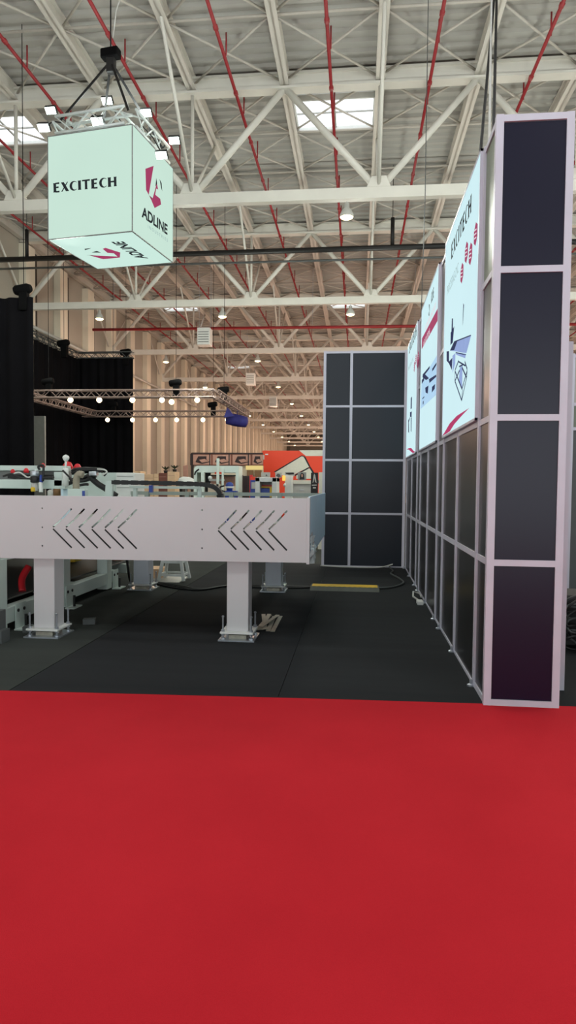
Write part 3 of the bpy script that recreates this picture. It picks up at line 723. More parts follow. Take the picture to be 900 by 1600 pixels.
# returns of the folded sheet
mb = MB(); mb.prism([(xl, TYf(xl), .785), (xr - .03, TYf(xr), .785), (xr - .03, TYf(xr) + .06, .785), (xl, TYf(xl) + .06, .785)], (0, 0, .012))
mb.prism([(xl, TYf(xl), 1.383), (xr - .03, TYf(xr), 1.383), (xr - .03, TYf(xr) + .03, 1.383), (xl, TYf(xl) + .03, 1.383)], (0, 0, .014)); mb.build('panel_flange', M['conv'], ct)
MB().box(xr - .03, TYf(xr) - .01, .77, xr, TYf(xr) + .07, 1.405).build('corner_post', M['conv'], ct, bevel=.004)
MB().box(xr - .02, TYf(xr) + .07, .82, xr - .005, 9.3, 1.415).build('end_panel', M['conv2'], ct)
def tleg(xc, yc, w, zt_, mm, lab=None):
    lg = MB().box(xc - w / 2, yc - w / 2, .085, xc + w / 2, yc + w / 2, zt_).build('leg', M[mm], ct, bevel=.008)
    MB().box(xc - w / 2 - .055, yc - w / 2 - .055, .07, xc + w / 2 + .055, yc + w / 2 + .055, .086).build('base_plate', M['white'], lg)
    MB().box(xc - w / 2 - .07, yc - w / 2 - .075, .0, xc + w / 2 + .07, yc + w / 2 + .075, .014).build('foot_plate', M['zinc'], lg)
    MB().box(xc - w / 2 + .02, yc - w / 2, .014, xc + w / 2 - .02, yc + w / 2, .05).build('packing_block', M['bar'], lg)
    for a in (-1, 1):
        for b in (-1, 1):
            bx_, by_ = xc + a * (w / 2 + .032), yc + b * (w / 2 + .02)
            MB().tube([(bx_, by_, .0), (bx_, by_, .235)], .009, 6).lathe((bx_, by_, .086), [(.02, 0), (.02, .02), (.009, .022)], 6).lathe((bx_, by_, .05), [(.02, 0), (.02, .018), (.009, .02)], 6).lathe((bx_, by_, .014), [(.024, 0), (.024, .012), (.009, .02)], 8).lathe((bx_, by_, .225), [(.012, 0), (.014, .012), (.006, .018)], 6).build('levelling_bolt', M['zinc'], lg)
    return lg
tleg(-1.145, 6.36, .215, .785, 'conv'); tleg(-3.055, 6.22, .215, .785, 'conv')
tleg(-1.17, 9.3, .225, .95, 'rearleg'); tleg(-3.06, 9.15, .225, .95, 'rearleg')
for x in (-1.145, -3.055):
    MB().box(x - .08, 6.27 if x > -2 else 6.13, .79, x + .08, 9.25, .95).build('side_beam', M['conv2'], ct)
for z, h in ((1.36, .05), (1.12, .05), (.9, .07)): MB().box(-3.3, 9.28, z, xr - .02, 9.33, z + h).build('rear_rail', M['rail'], ct)
for x in (-3.25, -3.05, -2.45, -1.8, -1.1, -.5):
    MB().box(x - .03, 9.25, .9, x + .03, 9.33, 1.41).build('rail_post', M['rail'], ct)
mb = MB()
MB().box(-3.3, 6.4, .955, xr - .06, 9.2, .97).build('bed', M['gcable'], ct)
MB().prism([(-3.3, TYf(-3.3) + .05, .8), (xr - .05, TYf(xr) + .05, .8), (xr - .05, TYf(xr) + .06, .8), (-3.3, TYf(-3.3) + .06, .8)], (0, 0, .3)).build('slot_shade_sheet', M['gcable'], ct)  # added dark sheet standing in for shade seen through the lower slots
a = atY(265, 761, 9.0); b = atY(314, 765, 9.0)
MB().box(-3.2, 8.95, 1.455, b.x, 9.02, 1.49).build('guide_rail', M['greenwhite'], ct)
for x in (-3.15, b.x - .04): MB().box(x, 8.96, .97, x + .05, 9.01, 1.46).build('guide_post', M['greenwhite'], ct)
MB().box(-2.9, 8.9, 1.4, -2.85, 8.95, 1.5).build('sensor', M['blue'], ct)
# slanted bracket and drag chain
p0, p1 = atY(167, 776, 8.6), atY(172, 752, 8.6)
MB().bar((p0.x, 8.6, .97), (p1.x, 8.6, p1.z), .1, .05, (0, 1, 0)).build('bracket', M['greenwhite'], ct)
cpts = [atY(x, y, 8.5) for x, y in ((176, 753.5), (230, 754.5), (300, 756), (325, 758), (338, 763), (344, 771), (345, 782))]
mb = MB(); cpp = path(cpts, 8)
for i in range(len(cpp) - 1):
    mb.bar(cpp[i], cpp[i + 1], .09, .062 if i % 2 else .052, (0, 0, 1))
mb.build('drag_chain', M['dark'], ct)
# crumpled film at the table corner
mb = MB(); n, m_ = 7, 7
vs = []
for i in range(n):
    for j in range(m_):
        vs.append((xr + .01 + random.uniform(-.035, .035) , 6.28 + .07 * i + random.uniform(-.02, .02), .76 + .05 * j * (1 - .06 * i) + random.uniform(-.02, .02)))
mb.add(vs, [(i * m_ + j, i * m_ + j + 1, (i + 1) * m_ + j + 1, (i + 1) * m_ + j) for i in range(n - 1) for j in range(m_ - 1)])
o = mb.build('plastic_film', M['plastic']); o.modifiers.new('solid', 'SOLIDIFY').thickness = .003
tag(o, 'crumpled clear plastic film hanging at the right lower corner of the table', 'plastic film')

# ================================================================== CNC MACHINE (left, behind)
cm = thing('cutting_machine', 'white cutting machine with cables and gantry, standing left behind the table', 'machine', (-4.6, 8., 0))
XM = -3.5
def beam(name, x0, y0, z0, x1, y1, z1, m='greenwhite', par=None, bev=.006): return MB().box(x0, y0, z0, x1, y1, z1).build(name, M[m], par or cm, bevel=bev)
beam('base_beam', XM - .12, 6.06, .09, XM, 9.3, .25); beam('upper_beam', XM - .12, 6.06, .74, XM, 9.3, .9)
beam('base_beam', -6.2, 6.06, .09, -6.08, 10.6, .25); beam('upper_beam', -6.2, 6.06, .74, -6.08, 10.6, .9)
for y in (6.12, 7.58, 8.95): beam('leg', XM - .14, max(6.06, y - .09), .02, XM + .01, y + .09, .76); beam('leg', -6.22, max(6.06, y - .09), .02, -6.07, y + .09, .76)
for y in (6.45, 7.62, 9.15):
    f_ = MB().prism([(XM + .012, y - .1, .0), (XM + .012, y + .1, .0), (XM + .012, y + .1, .27), (XM + .012, y - .1, .27)], (.012, 0, 0)).box(XM + .012, y - .12, 0, XM + .13, y + .12, .014).build('foot_bracket', M['greenwhite'], cm)
    for s in (-.06, .06): MB().lathe((XM + .024, y + s, .2), [(.018, 0), (.018, .01), (.0, .012)], 8, (1, 0, 0)).build('bolt', M['dark'], f_)
    MB().tube([(XM + .08, y, .014), (XM + .08, y, .15)], .016, 8).build('adjuster', M['dark'], f_)
beam('bed', -6.2, 6.06, .9, XM, 10.6, 1.0)
for y in (6.3, 8.0, 10.0): beam('cross_beam', -6.1, y, .1, XM - .12, y + .12, .24)
beam('back_cover', -6.05, 6.3, .28, -6.0, 10.4, .74, 'dark'); beam('floor_tray', -6., 6.3, .26, XM - .2, 10.4, .28, 'gcable')
# under-machine fittings
MB().box(-4.75, 9.6, .3, -4.3, 9.9, .62).build('yellow_unit', M['yellow'], cm, bevel=.02)
MB().box(-4.1, 10.1, .28, -3.75, 10.3, .74).build('brown_panel', M['bronze'], cm)
MB().tube(path([(-3.78, 7.05, .28), (-3.82, 7.12, .42), (-3.78, 7.2, .55)]), .04, 10).build('red_hose', M['red'], cm, True)
# gantry across the bed
GY = 9.0
g = lambda x, y: atY(x, y, GY)
gr = g(98, 727).x; zt1 = g(0, 727).z; zl1 = g(0, 749).z; zl0 = g(0, 763).z
beam('gantry_top', -6.4, GY + .05, g(0, 735).z, gr, GY + .35, zt1)
beam('gantry_recess', -6.4, GY + .2, zl0, gr, GY + .3, g(0, 735).z, 'grey')
beam('gantry_lower', -6.4, GY, zl0, g(102, 760).x, GY + .3, zl1)
beam('gantry_end', g(84, 740).x, GY, zl0 + .04, g(97, 740).x, GY + .2, zt1 - .09)
beam('gantry_post', -6.3, GY + .02, 1., -6.0, GY + .3, zl0); beam('gantry_post', gr - .2, GY + .05, 1., gr - .02, GY + .3, zl0, 'conv2')
MB().box(g(0, 0).x, GY + .1, g(0, 747).z, g(82, 0).x, GY + .19, g(0, 741).z).build('linear_rail', M['dark'], cm)
# air preparation units
for x0, x1, y0, y1, mm in ((48, 61, 744, 754, 'dark'), (62, 67, 742, 754, 'blue'), (49, 59, 754, 767, 'lgrey'), (61, 67, 753, 769, 'white'), (50, 57, 761, 768, 'yellow')):
    a, b = atY(x0, y1, 8.85), atY(x1, y0, 8.85)
    MB().lathe(((a.x + b.x) / 2, 8.85 - (.03 if mm == 'yellow' else 0), a.z), [((b.x - a.x) / 2 * .9, 0), ((b.x - a.x) / 2, .01), ((b.x - a.x) / 2, b.z - a.z - .01), ((b.x - a.x) / 2 * .7, b.z - a.z)], 12).build('air_filter', M[mm], cm, True)
a = atY(54, 740, 8.85); MB().lathe((a.x, 8.85, a.z), [(.05, -.04), (.06, -.02), (.06, .03), (.03, .05)], 12).build('pressure_gauge', M['zinc'], cm, True)
for x, y, r in ((67, 727, .032), (20, 736, .03), (41, 735, .035)):
    a = atY(x, y, 8.9); MB().lathe(a, [(r, -r), (r * 1.1, 0), (r * .6, r * .8), (.004, r)], 10).build('red_cap', M['red'], cm, True)
for pts, r, mm in (([(22, 740), (30, 738), (37, 742), (43, 746), (48, 745)], .012, 'wcable'), ([(5, 744), (18, 741), (30, 746), (48, 748)], .016, 'cable'), ([(62, 734), (60, 729), (67, 727), (68, 735), (67, 752)], .018, 'cable'), ([(68, 747), (76, 746), (84, 746)], .02, 'cable'), ([(98, 735), (108, 745), (114, 752)], .014, 'cable')):
    MB().tube(path([atY(x, y, 8.82) for x, y in pts]), r, 6).build('hose', M[mm], cm, True)
# mast with dome head
a = atY(102.5, 760, 8.9); b = atY(103, 718, 8.9)
MB().lathe((a.x, 8.9, a.z), [(.042, 0), (.042, .24), (.03, .26)], 12).build('spindle_cover', M['white'], cm, True)
MB().tube([(a.x, 8.9, a.z + .24), (b.x, 8.9, b.z)], .016, 8).build('mast', M['white'], cm, True)
MB().lathe((b.x, 8.9, b.z - .005), [(.02, -.02), (.035, 0), (.048, .03), (.04, .055), (.004, .075)], 14).build('dome_head', M['white'], cm, True)
for x, y, r in ((106, 728.5, .075), (121, 730, .055)):
    a = atY(x, y, 9.3)
    MB().lathe(a, [(r * .75, -r * .8), (r, -r * .3), (r * .98, r * .1), (r * .6, r * .75), (.004, r)], 14, (.2, -.3, 1)).build('red_dome', M['red'], cm, True)
# corrugated hose
pts = path([atY(x, y, 8.75) for x, y in ((119, 772), (119, 757), (120, 746), (124, 741), (130, 742))], 8)
MB().tube(pts, [.045 + (.006 if i % 2 else 0) for i in range(len(pts))], 10).build('extraction_hose', M['hose'], cm, True)
MB().lathe(atY(89, 775, 8.7), [(.05, 0), (.05, .09), (.045, .1)], 14).build('motor', M['bronze'], cm, True)
MB().lathe(atY(80, 776, 8.7), [(.05, 0), (.05, .08), (.02, .1)], 14).build('motor', M['lgrey'], cm, True)
a, b = atY(100, 776, 8.6), atY(133, 764, 8.6); MB().box(a.x + .05, 8.6, a.z, b.x, 8.7, b.z).build('control_box', M['greenwhite'], cm, bevel=.006)
a, b = atY(128.5, 775, 8.59), atY(132.5, 767, 8.59); MB().box(a.x, 8.585, a.z, b.x, 8.598, b.z).build('blue_label', M['blue'], cm)
for pts, r in (([(112, 736), (118, 733), (128, 732), (145, 732), (158, 733), (166, 737), (162, 743)], .02), ([(112, 739), (125, 735), (145, 734), (160, 737)], .02), ([(104, 757), (118, 752), (135, 750), (150, 743)], .03), ([(110, 750), (130, 746), (142, 740), (150, 736)], .024), ([(138, 742), (152, 755), (166, 764), (182, 775)], .045), ([(120, 759), (132, 757), (138, 757)], .02), ([(100, 736), (104, 742), (112, 752)], .012)):
    MB().tube(path([atY(x, y, 9.05) for x, y in pts]), r, 7).build('cable_bundle', M['dark'], cm, True)
a = atY(146, 740, 9.0); MB().box(a.x - .05, 8.95, a.z - .03, a.x + .06, 9.05, a.z + .03).build('connector', M['zinc'], cm, bevel=.008)
MB().tube(path([atY(x, y, 8.95) for x, y in ((152, 733), (163, 734), (167, 738), (160, 742))]), .012, 6).build('hose', M['wcable'], cm, True)
P_ = [atY(x, y, 10.2) for x, y in ((112, 742), (150, 738.5), (182, 738.5), (182, 780), (112, 780))]
MB().prism(P_, (0, .4, 0)).build('sloped_cover', M['greenwhite'], cm)
a, b = atY(181, 738.5, 10.1), atY(210, 738.5, 10.1)
MB().box(a.x, 10.1, 1.0, b.x, 10.6, a.z).build('side_cabinet', M['white'], cm, bevel=.008)
for z in (.06, .14, .24): MB().box(a.x + .02, 10.094, a.z - z, b.x - .02, 10.1, a.z - z + .006).build('vent_line', M['grey'], cm)
# near-left foot hardware at the frame edge
t = thing('steel_block', 'dark grey steel block on the carpet at the left edge, beside the machine leg', 'steel block', (-3.42, 5.9, 0))
MB().box(-3.6, 5.75, 0, -3.36, 5.95, .3).build('body', M['gcable'], t, bevel=.006)
MB().box(-3.36, 5.78, 0, -3.31, 5.93, .12).build('flange', M['gcable'], t)
for i, (x, y) in enumerate(((-3.3, 6.3), (-3.2, 6.42), (-2.86, 6.75))):
    tag(MB().cbox((x, y, .03), Vector((.06, .02, 0)), Vector((-.01, .04, 0)), Vector((0, 0, .03))).build('steel_offcut', M['gcable'], None), ['grey steel offcut beside the left table leg, nearer the frame edge', 'grey steel offcut tucked against the left table leg', 'grey steel clamp behind the left table leg'][i], 'steel offcut')
MB().tube(path([(-3.62, 9.4, .9), (-3.46, 9.4, .75), (-3.42, 9.45, .4), (-3.4, 9.55, .05), (-3.36, 9.75, .02)]), .02, 7).build('hose', M['cable'], cm, True)
tag(MB().box(-3.42, 10.1, 0, -3.1, 10.5, .16).build('crate', M['tan']), 'beige box on the carpet behind the left rear table leg', 'box')

# ================================================================== BLACK DRAPES AND LIGHTING TRUSS
def drape(pts, z0, z1, wave=.08, per=.45):
    pts = [Vector((x, y, 0)) for x, y in pts]; out = []
    for a, b in zip(pts, pts[1:]):
        d = b - a; n = max(2, int(d.length / (per / 8))); t = d.normalized(); nn = Vector((-t.y, t.x, 0))
        for i in range(n): out.append(a + d * i / n + nn * wave * math.sin(i / 8 * 2 * PI) * (.6 + .4 * math.sin(i * .37)))
    out.append(pts[-1]); mb = MB()
    mb.add([p + Vector((0, 0, z)) for p in out for z in (z0, z1)], [(2 * i, 2 * i + 1, 2 * i + 3, 2 * i + 2) for i in range(len(out) - 1)])
    return mb
tag(drape([(-13.2, 16), (-8.24, 16)], 0, 6.22).build('black_drape', M['drape'], None, True), 'near tall black drape filling the left edge of the view', 'drape')
hoists = []
def hoist(px, py, Y, s, label, ztop=12.96):
    s *= .82
    p = atY(px, py, Y)
    t = thing('chain_hoist', label, 'hoist', p)
    MB().lathe(p, [(.1 * s, -.25 * s), (.13 * s, -.2 * s), (.13 * s, .12 * s), (.09 * s, .2 * s)], 10, (1, 0, .15)).build('motor_body', M['hoist'], t, True)
    MB().box(p.x - .1 * s, Y - .09 * s, p.z - .55 * s, p.x + .12 * s, Y + .09 * s, p.z - .02 * s).build('chain_bag', M['hoist'], t, bevel=.02)
    MB().tube([p, (p.x, Y, ztop)], .01, 5).build('chain', M['hoist'], t)
    return t
hoist(37, 452, 16, 1.2, 'black chain hoist standing above the near left drape')
DY = 32.5
tag(drape([(-14.4, 28), (-14.4, DY), (-11.42, DY)], 0, 7.9, .07).build('black_drape', M['drape'], None, True), 'far tall black drape hung from a truss behind the lighting truss', 'drape')
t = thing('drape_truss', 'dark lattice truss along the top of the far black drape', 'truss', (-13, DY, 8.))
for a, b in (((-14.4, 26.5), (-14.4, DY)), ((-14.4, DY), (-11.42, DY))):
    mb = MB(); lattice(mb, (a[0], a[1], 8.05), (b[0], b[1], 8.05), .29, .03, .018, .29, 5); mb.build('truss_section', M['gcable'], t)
hoist(197, 550, DY, 1.5, 'black chain hoist at the right end of the drape truss')
hoist(100, 536, 29.5, 1.5, 'black chain hoist on the receding side of the drape truss')
zr_ = 4.95; RX0, RX1, RY0, RY1 = -13.6, -5.38, 24.4, 31.4
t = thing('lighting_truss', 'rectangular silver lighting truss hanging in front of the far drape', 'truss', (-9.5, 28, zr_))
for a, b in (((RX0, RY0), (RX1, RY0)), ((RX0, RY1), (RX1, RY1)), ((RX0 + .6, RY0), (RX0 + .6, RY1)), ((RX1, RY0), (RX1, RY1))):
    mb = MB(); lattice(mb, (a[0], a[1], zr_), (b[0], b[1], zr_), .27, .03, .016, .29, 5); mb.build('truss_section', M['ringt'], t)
for px, py, Y, lab in ((275, 598, RY0, 'black chain hoist on the front side of the lighting truss'), (350, 609, 26.5, 'black chain hoist on the right side of the lighting truss'), (333, 632, RY1, 'black chain hoist on the rear side of the lighting truss, right part'), (177, 632, RY1, 'black chain hoist on the rear side of the lighting truss, left part'), (76, 596, RY0, 'black chain hoist at the left end of the lighting truss')):
    hoist(px, py, Y, 1.25, lab)
def spot(px, py, Y, label):
    p = atY(px, py, Y)
    t = thing('spotlight', label, 'spotlight', p, 'spotlights on the lighting truss')
    d = (EYE + Vector((2, 4, -1.)) - p).normalized()
    MB().lathe(p, [(.07, -.3), (.1, -.25), (.11, -.02), (.12, 0)], 12, d).build('housing', M['dark'], t, True)
    MB().lathe(p, [(.1, .0), (.1, .012), (.004, .03)], 12, d).build('lens', M['spotlens'], t, True)
    MB().bar(p - d * .1, (p.x - d.x * .1, p.y - d.y * .1, zr_ - .13), .03, .03).build('clamp', M['dark'], t)
    return t
for i, px in enumerate((110, 155, 207, 253, 268, 308)):
    spot(px, 625 + (3 if i in (4,) else 0), RY0 - .05, 'glowing spotlight under the front side of the lighting truss, %s from the left' % nth(i))
for i, px in enumerate((168, 207, 243, 276, 317, 355)):
    spot(px, 656, RY1 - .05, 'glowing spotlight under the rear side of the lighting truss, %s from the left' % nth(i))
a = atY(370, 657, 28.5); mb = MB()
mb.lathe(a, [(.12, -.48), (.24, -.44), (.27, -.1), (.26, .2), (.23, .44), (.1, .5)], 14, (1, 0, -.18))
mb.tube([a + Vector((0, 0, .2)), (-5.25, a.y, zr_ - .13)], .015, 5)
tag(mb.build('cloth_bundle', M['navy'], None, True), 'rolled dark blue cloth hanging under the right side of the lighting truss', 'cloth bundle')
a = atY(357, 645, 28); tag(MB().tube([(a.x, 28.05, a.z + .1), (-5.5, 28.05, zr_ - .13)], .012, 5).prism([(a.x - .2, 28, a.z - .2), (a.x + .25, 28, a.z - .15), (a.x - .05, 28, a.z + .25)], (0, .1, 0)).build('cloth_flap', M['navy']), 'small dark blue cloth flap above the rolled blue cloth', 'cloth')
a = atY(61, 650, 22); tag(MB().box(a.x - .2, 22, 0, a.x + .2, 22.1, a.z).build('display_column', M['grey']), 'narrow grey column standing beside the near black drape', 'column')
# conduit along the left wall
t = tag(MB().tube([(XL + .5, 20, 8.7), (XL + .5, 60, 8.7)], .08, 6).build('wall_conduit', M['lgrey'], None, True), 'pale conduit fixed along the left hall wall above the drapes', 'pipe')

# ================================================================== FAR STANDS
# orange-red stand wall with a big print
RY = 30.
t = thing('stand_wall', 'big orange-red stand wall with a large white rounded print', 'stand wall', (-2.8, RY, 0))
def rp_(x, y): return tuple(atY(x, y, RY))
a, b = atY(410, 704, RY), atY(520, 704, RY)
MB().box(a.x, RY, 0, b.x, RY + .3, a.z).build('wall_panel', M['redwall'], t)
rpl, rnl = (0, RY, 0), (0, -1, 0)
decal('white_band', [[(467, 703.5), (520, 703.5), (520, 712.5), (478, 712.5)]], rpl, rnl, M['offwhite'], t, .01)
decal('white_shape', [[(429, 738), (471, 713), (474, 713), (476, 715), (483, 728), (482, 731), (470, 736), (461, 741), (458, 744), (452, 747)], [(463, 748), (463, 742), (481, 731.5), (486, 733), (489, 738), (493, 748)]], rpl, rnl, M['offwhite'], t, .01)
decal('dark_outline', [[(428, 737), (471, 711.6), (475, 712), (478, 715), (485, 729), (489, 735), (503, 760), (500, 760), (483, 730), (476, 716.5), (474, 713.4), (471, 713.2), (430, 738.2)], [(460, 742), (482, 730), (483.5, 731.5), (461, 744)]], rpl, rnl, M['ink'], t, .014)
decal('small_label', [[(414.5, 709), (419, 709), (419, 711), (414.5, 711)], [(410.5, 711), (413, 711), (413, 718), (410.5, 718)]], rpl, rnl, M['white'], t, .014)
# furniture stand
FY = 27.5
t = thing('furniture_stand', 'stand with a frieze of bed photographs, behind the white arch machine', 'stand', (-5.6, FY, 0))
a, b = atY(300, 709, FY), atY(411, 709, FY); zf0 = atY(300, 727, FY).z
MB().box(a.x, FY, zf0, b.x, FY + .1, a.z).build('frieze', M['brownprint'], t)
MB().box(a.x, FY + .1, 0, b.x, FY + .2, zf0).build('back_panel', M['beige'], t)
MB().box(a.x - .04, FY - .03, 0, a.x + .05, FY + .1, a.z + .04).build('post', M['brown'], t)
MB().box(a.x, FY - .03, a.z, b.x, FY + .05, a.z + .05).build('cornice', M['brown'], t)
fpl = (0, FY, 0)
for i, x in enumerate((301, 331.5, 362.5, 393.5)):
    x1 = min(x + 29, 411)
    decal('picture', [[(x + 1, 710.5), (x1, 710.5), (x1, 726), (x + 1, 726)]], fpl, rnl, M['pinkprint'], t, .01)
    w = x1 - x
    decal('bed_print', [[(x + w * .3, 713), (x + w * .75, 713), (x + w * .75, 718), (x + w * .95, 722), (x + w * .5, 725), (x + w * .15, 722)]], fpl, rnl, M['dprint'], t, .014)
    decal('mattress_print', [[(x + w * .35, 718.5), (x + w * .65, 717), (x + w * .9, 721), (x + w * .5, 723)]], fpl, rnl, M['pinkprint'], t, .018)
    MB().box(atY(x, 0, FY).x - .03, FY - .02, zf0, atY(x, 0, FY).x + .02, FY, a.z).build('divider', M['brown'], t)
decal('lit_panel', [[(384, 727.5), (411, 727.5), (411, 734), (384, 734)]], fpl, rnl, M['yellowlit'], t, .02)
decal('dark_doorway', [[(386, 735), (396, 735), (396, 745), (386, 745)], [(398, 735), (409, 735), (409, 745), (398, 745)]], fpl, rnl, M['bronze'], t, .02)
# boxes on the far left stand
BYY = 19.
def wbox(name, px0, px1, py, Y, m, label, cat, depth=.5, parts=None):
    a, b = atY(px0, py, Y), atY(px1, py, Y)
    t = thing(name, label, cat, ((a.x + b.x) / 2, Y + depth / 2, 0))
    MB().box(a.x, Y, 0, b.x, Y + depth, a.z).build('body', M[m], t, bevel=.01)
    return t, a, b
for px0, px1, py, Y, m, lab in ((209.5, 219.5, 736, BYY, 'tan', 'tan cardboard stack right of the black drape'), (220.5, 240, 741, BYY, 'tan', 'wide tan carton behind the table rail, left of the speckled one'), (240.5, 247.5, 740, BYY, 'tan', 'narrow tan carton right of the wide one'), (248, 261, 739, BYY, 'brownprint', 'dark speckled carton between two tan ones'), (261.5, 273.5, 737, BYY, 'tan', 'tall tan carton right of the speckled one')):
    t, a, b = wbox('carton', px0, px1, py, Y, m, lab, 'carton')
    for zf in (.12, .3): MB().box(a.x + .02, Y - .004, a.z - zf, b.x - .02, Y, a.z - zf + .012).build('tape', M['pinkprint'], t)
a, b = atY(274, 736, 20.), atY(285, 745, 20.)
tag(MB().box(a.x, 20, 0, b.x, 20.5, b.z).build('display_box', M['dark'], bevel=.02), 'low black box between the tall carton and the white chair', 'box')
for x, lab in ((259, 'small dark green potted plant on the left cartons'), (273, 'small dark green potted plant on the right cartons')):
    p = atY(x, 738, BYY + .25); p.y = BYY + .25; p.z = atY(261, 737 if x > 261 else 739, BYY).z
    t = thing('potted_plant', lab, 'plant', p)
    MB().lathe(p, [(.05, 0), (.07, .08)], 10).build('pot', M['dark'], t, True)
    mb = MB(); 
    for k in range(9):
        an = k * .7; d = Vector((math.cos(an), math.sin(an), .8)) * .16; s_ = Vector((-math.sin(an), math.cos(an), 0)) * .03; c0 = p + Vector((0, 0, .08))
        mb.ngon([c0, c0 + d * .6 + s_, c0 + d, c0 + d * .6 - s_])
    mb.build('leaves', mat('plant leaves', (44, 58, 36), .6), t)
P_ = [atY(x, y, 20.5) for x, y in ((286, 728), (293, 726.5))] + [(atY(299, 0, 20.5).x, 20.5, 0), (atY(290, 0, 20.5).x, 20.5, 0)]
tag(MB().prism(P_, (0, .05, 0)).build('leaning_board', M['pinkprint']), 'rosy board leaning behind the white chair', 'board')
# white shell chair
p = atY(291, 757, 17.); p.y = 17.
t = thing('shell_chair', 'white rounded shell chair behind the table rail', 'chair', (p.x, 17, 0))
MB().lathe((p.x, 17, p.z - .12), [(.02, 0), (.2, .04), (.27, .14), (.25, .24), (.16, .3), (.02, .33)], 16, (.25, 0, 1)).build('shell', M['white'], t, True)
MB().lathe((p.x, 17, 0), [(.2, 0), (.2, .02), (.03, .05), (.03, p.z - .1)], 12).build('pedestal', M['lgrey'], t, True)
# arch machine
AY = 15.
t = thing('arch_machine', 'pale green-white machine with a rounded arch frame and tall column', 'machine', (-3.3, AY, 0))
A = lambda x, y: atY(x, y, AY)
zA = A(303, 727.5).z; xa, xb = A(303, 727).x, A(373, 727).x
arc = [(xa, 0), (xa, zA - .12)] + [(xa + .1 - .1 * math.cos(k * PI / 10), zA - .1 + .1 * math.sin(k * PI / 10)) for k in range(0, 6)] + [(xb, zA), (xb, 0)]
w = .07; zi = A(303, 738).z
mb = MB().box(xa, AY, 0, xa + w, AY + .5, zi).box(xb - w, AY, 0, xb, AY + .5, zi)
mb.prism([(x, AY, z) for x, z in [(xa, zi), (xa, zA - .12)] + arc[2:8] + [(xb, zA), (xb, zi)]], (0, .5, 0)); mb.build('arch_frame', M['archw'], t)
MB().box(xa + w, AY + .44, A(0, 770).z, A(326, 0).x, AY + .48, zi).build('dark_panel', M['dark'], t)
MB().box(A(318, 0).x, AY - .05, .9, A(323, 0).x, AY + .05, A(0, 735).z).build('column', M['archw'], t)
MB().box(A(323, 0).x, AY + .2, A(0, 741).z, xb - .08, AY + .26, A(0, 739).z).build('crossbar', M['ink'], t)
MB().box(A(328, 0).x, AY + .3, A(0, 756).z, A(368, 0).x, AY + .34, A(0, 741).z).build('rosy_panel', M['pinkprint'], t)
MB().box(A(345, 0).x - .025, AY - .1, .9, A(345, 0).x + .035, AY - .04, A(0, 714.5).z).build('tall_column', M['archw'], t, bevel=.006)
MB().box(A(351.5, 0).x, AY - .08, .9, A(354.5, 0).x, AY - .03, A(0, 730).z).build('column', M['archw'], t)
MB().box(A(340, 0).x, AY - .06, A(0, 738).z, A(352, 0).x, AY + .02, A(0, 735).z).build('orange_bracket', M['redwall'], t)
MB().bar(A(327, 750), A(351, 750), .06, .05).build('arm', M['lgrey'], t)
MB().box(A(330, 0).x, AY - .1, .9, A(350, 0).x, AY + .0, A(0, 753).z).build('pink_box', M['beige'], t)
MB().tube(path([A(304, 742), A(306, 737), A(311, 733)]), .02, 6).build('hose', M['dark'], t, True)
p = A(328.5, 747); MB().lathe(p, [(.02, -.04), (.05, -.02), (.05, .03), (.02, .05)], 10).build('white_knob', M['white'], t, True)
p = A(362.5, 770); p.y = AY - .3
t = thing('blue_machine', 'blue rounded machine head with a white stripe, beside the arch machine', 'machine', (p.x, p.y, 0))
MB().box(p.x - .09, p.y - .1, 0, p.x + .18, p.y + .12, p.z + .05).build('base', M['blue'], t, bevel=.02)
MB().lathe((p.x, p.y, p.z + .05), [(.07, 0), (.07, .05), (.09, .07), (.09, .14), (.07, .18), (.02, .2)], 14).build('head', M['blue'], t, True)
MB().lathe((p.x, p.y, p.z + .11), [(.091, 0), (.093, .01), (.093, .03), (.091, .04)], 14).build('stripe', M['white'], t, True)
MB().tube(path([(p.x - .1, p.y, p.z + .03), (p.x - .2, p.y, p.z + .06), (p.x - .22, p.y, p.z + .13), (p.x - .12, p.y, p.z + .16)]), .018, 6).build('hose', M['dark'], t, True)
t, a, b = wbox('cabinet', 379, 389.5, 743.5, 15.5, 'brown', 'tall dark brown cabinet right of the arch machine', 'cabinet', .4)
MB().box(a.x + .04, 15.494, .2, b.x - .04, 15.5, a.z - .05).build('door', M['dprint'], t)
p = atY(374, 742, 16.5)
tag(MB().box(p.x - .06, 16.5, 0, p.x + .07, 16.7, p.z).build('display_stand', M['dark']), 'slim black display stand right of the arch machine', 'display stand')
t, a, b = wbox('banner', 389.8, 394.5, 742, 15.2, 'red', 'narrow red banner right of the brown cabinet', 'banner', .06)
t, a, b = wbox('display_board', 391, 401, 750, 14.8, 'blue', 'blue printed panel on a stand in front of the red banner', 'display board', .08)
MB().box(a.x + .03, 14.79, a.z - .2, b.x - .03, 14.8, a.z - .05).build('picture', M['lgrey'], t)
p = atY(394, 745, 15.1); tag(MB().box(p.x - .03, 15.05, 0, p.x + .12, 15.12, p.z).build('poster_board', M['redwall']), 'orange-red board behind the blue printed panel', 'board')
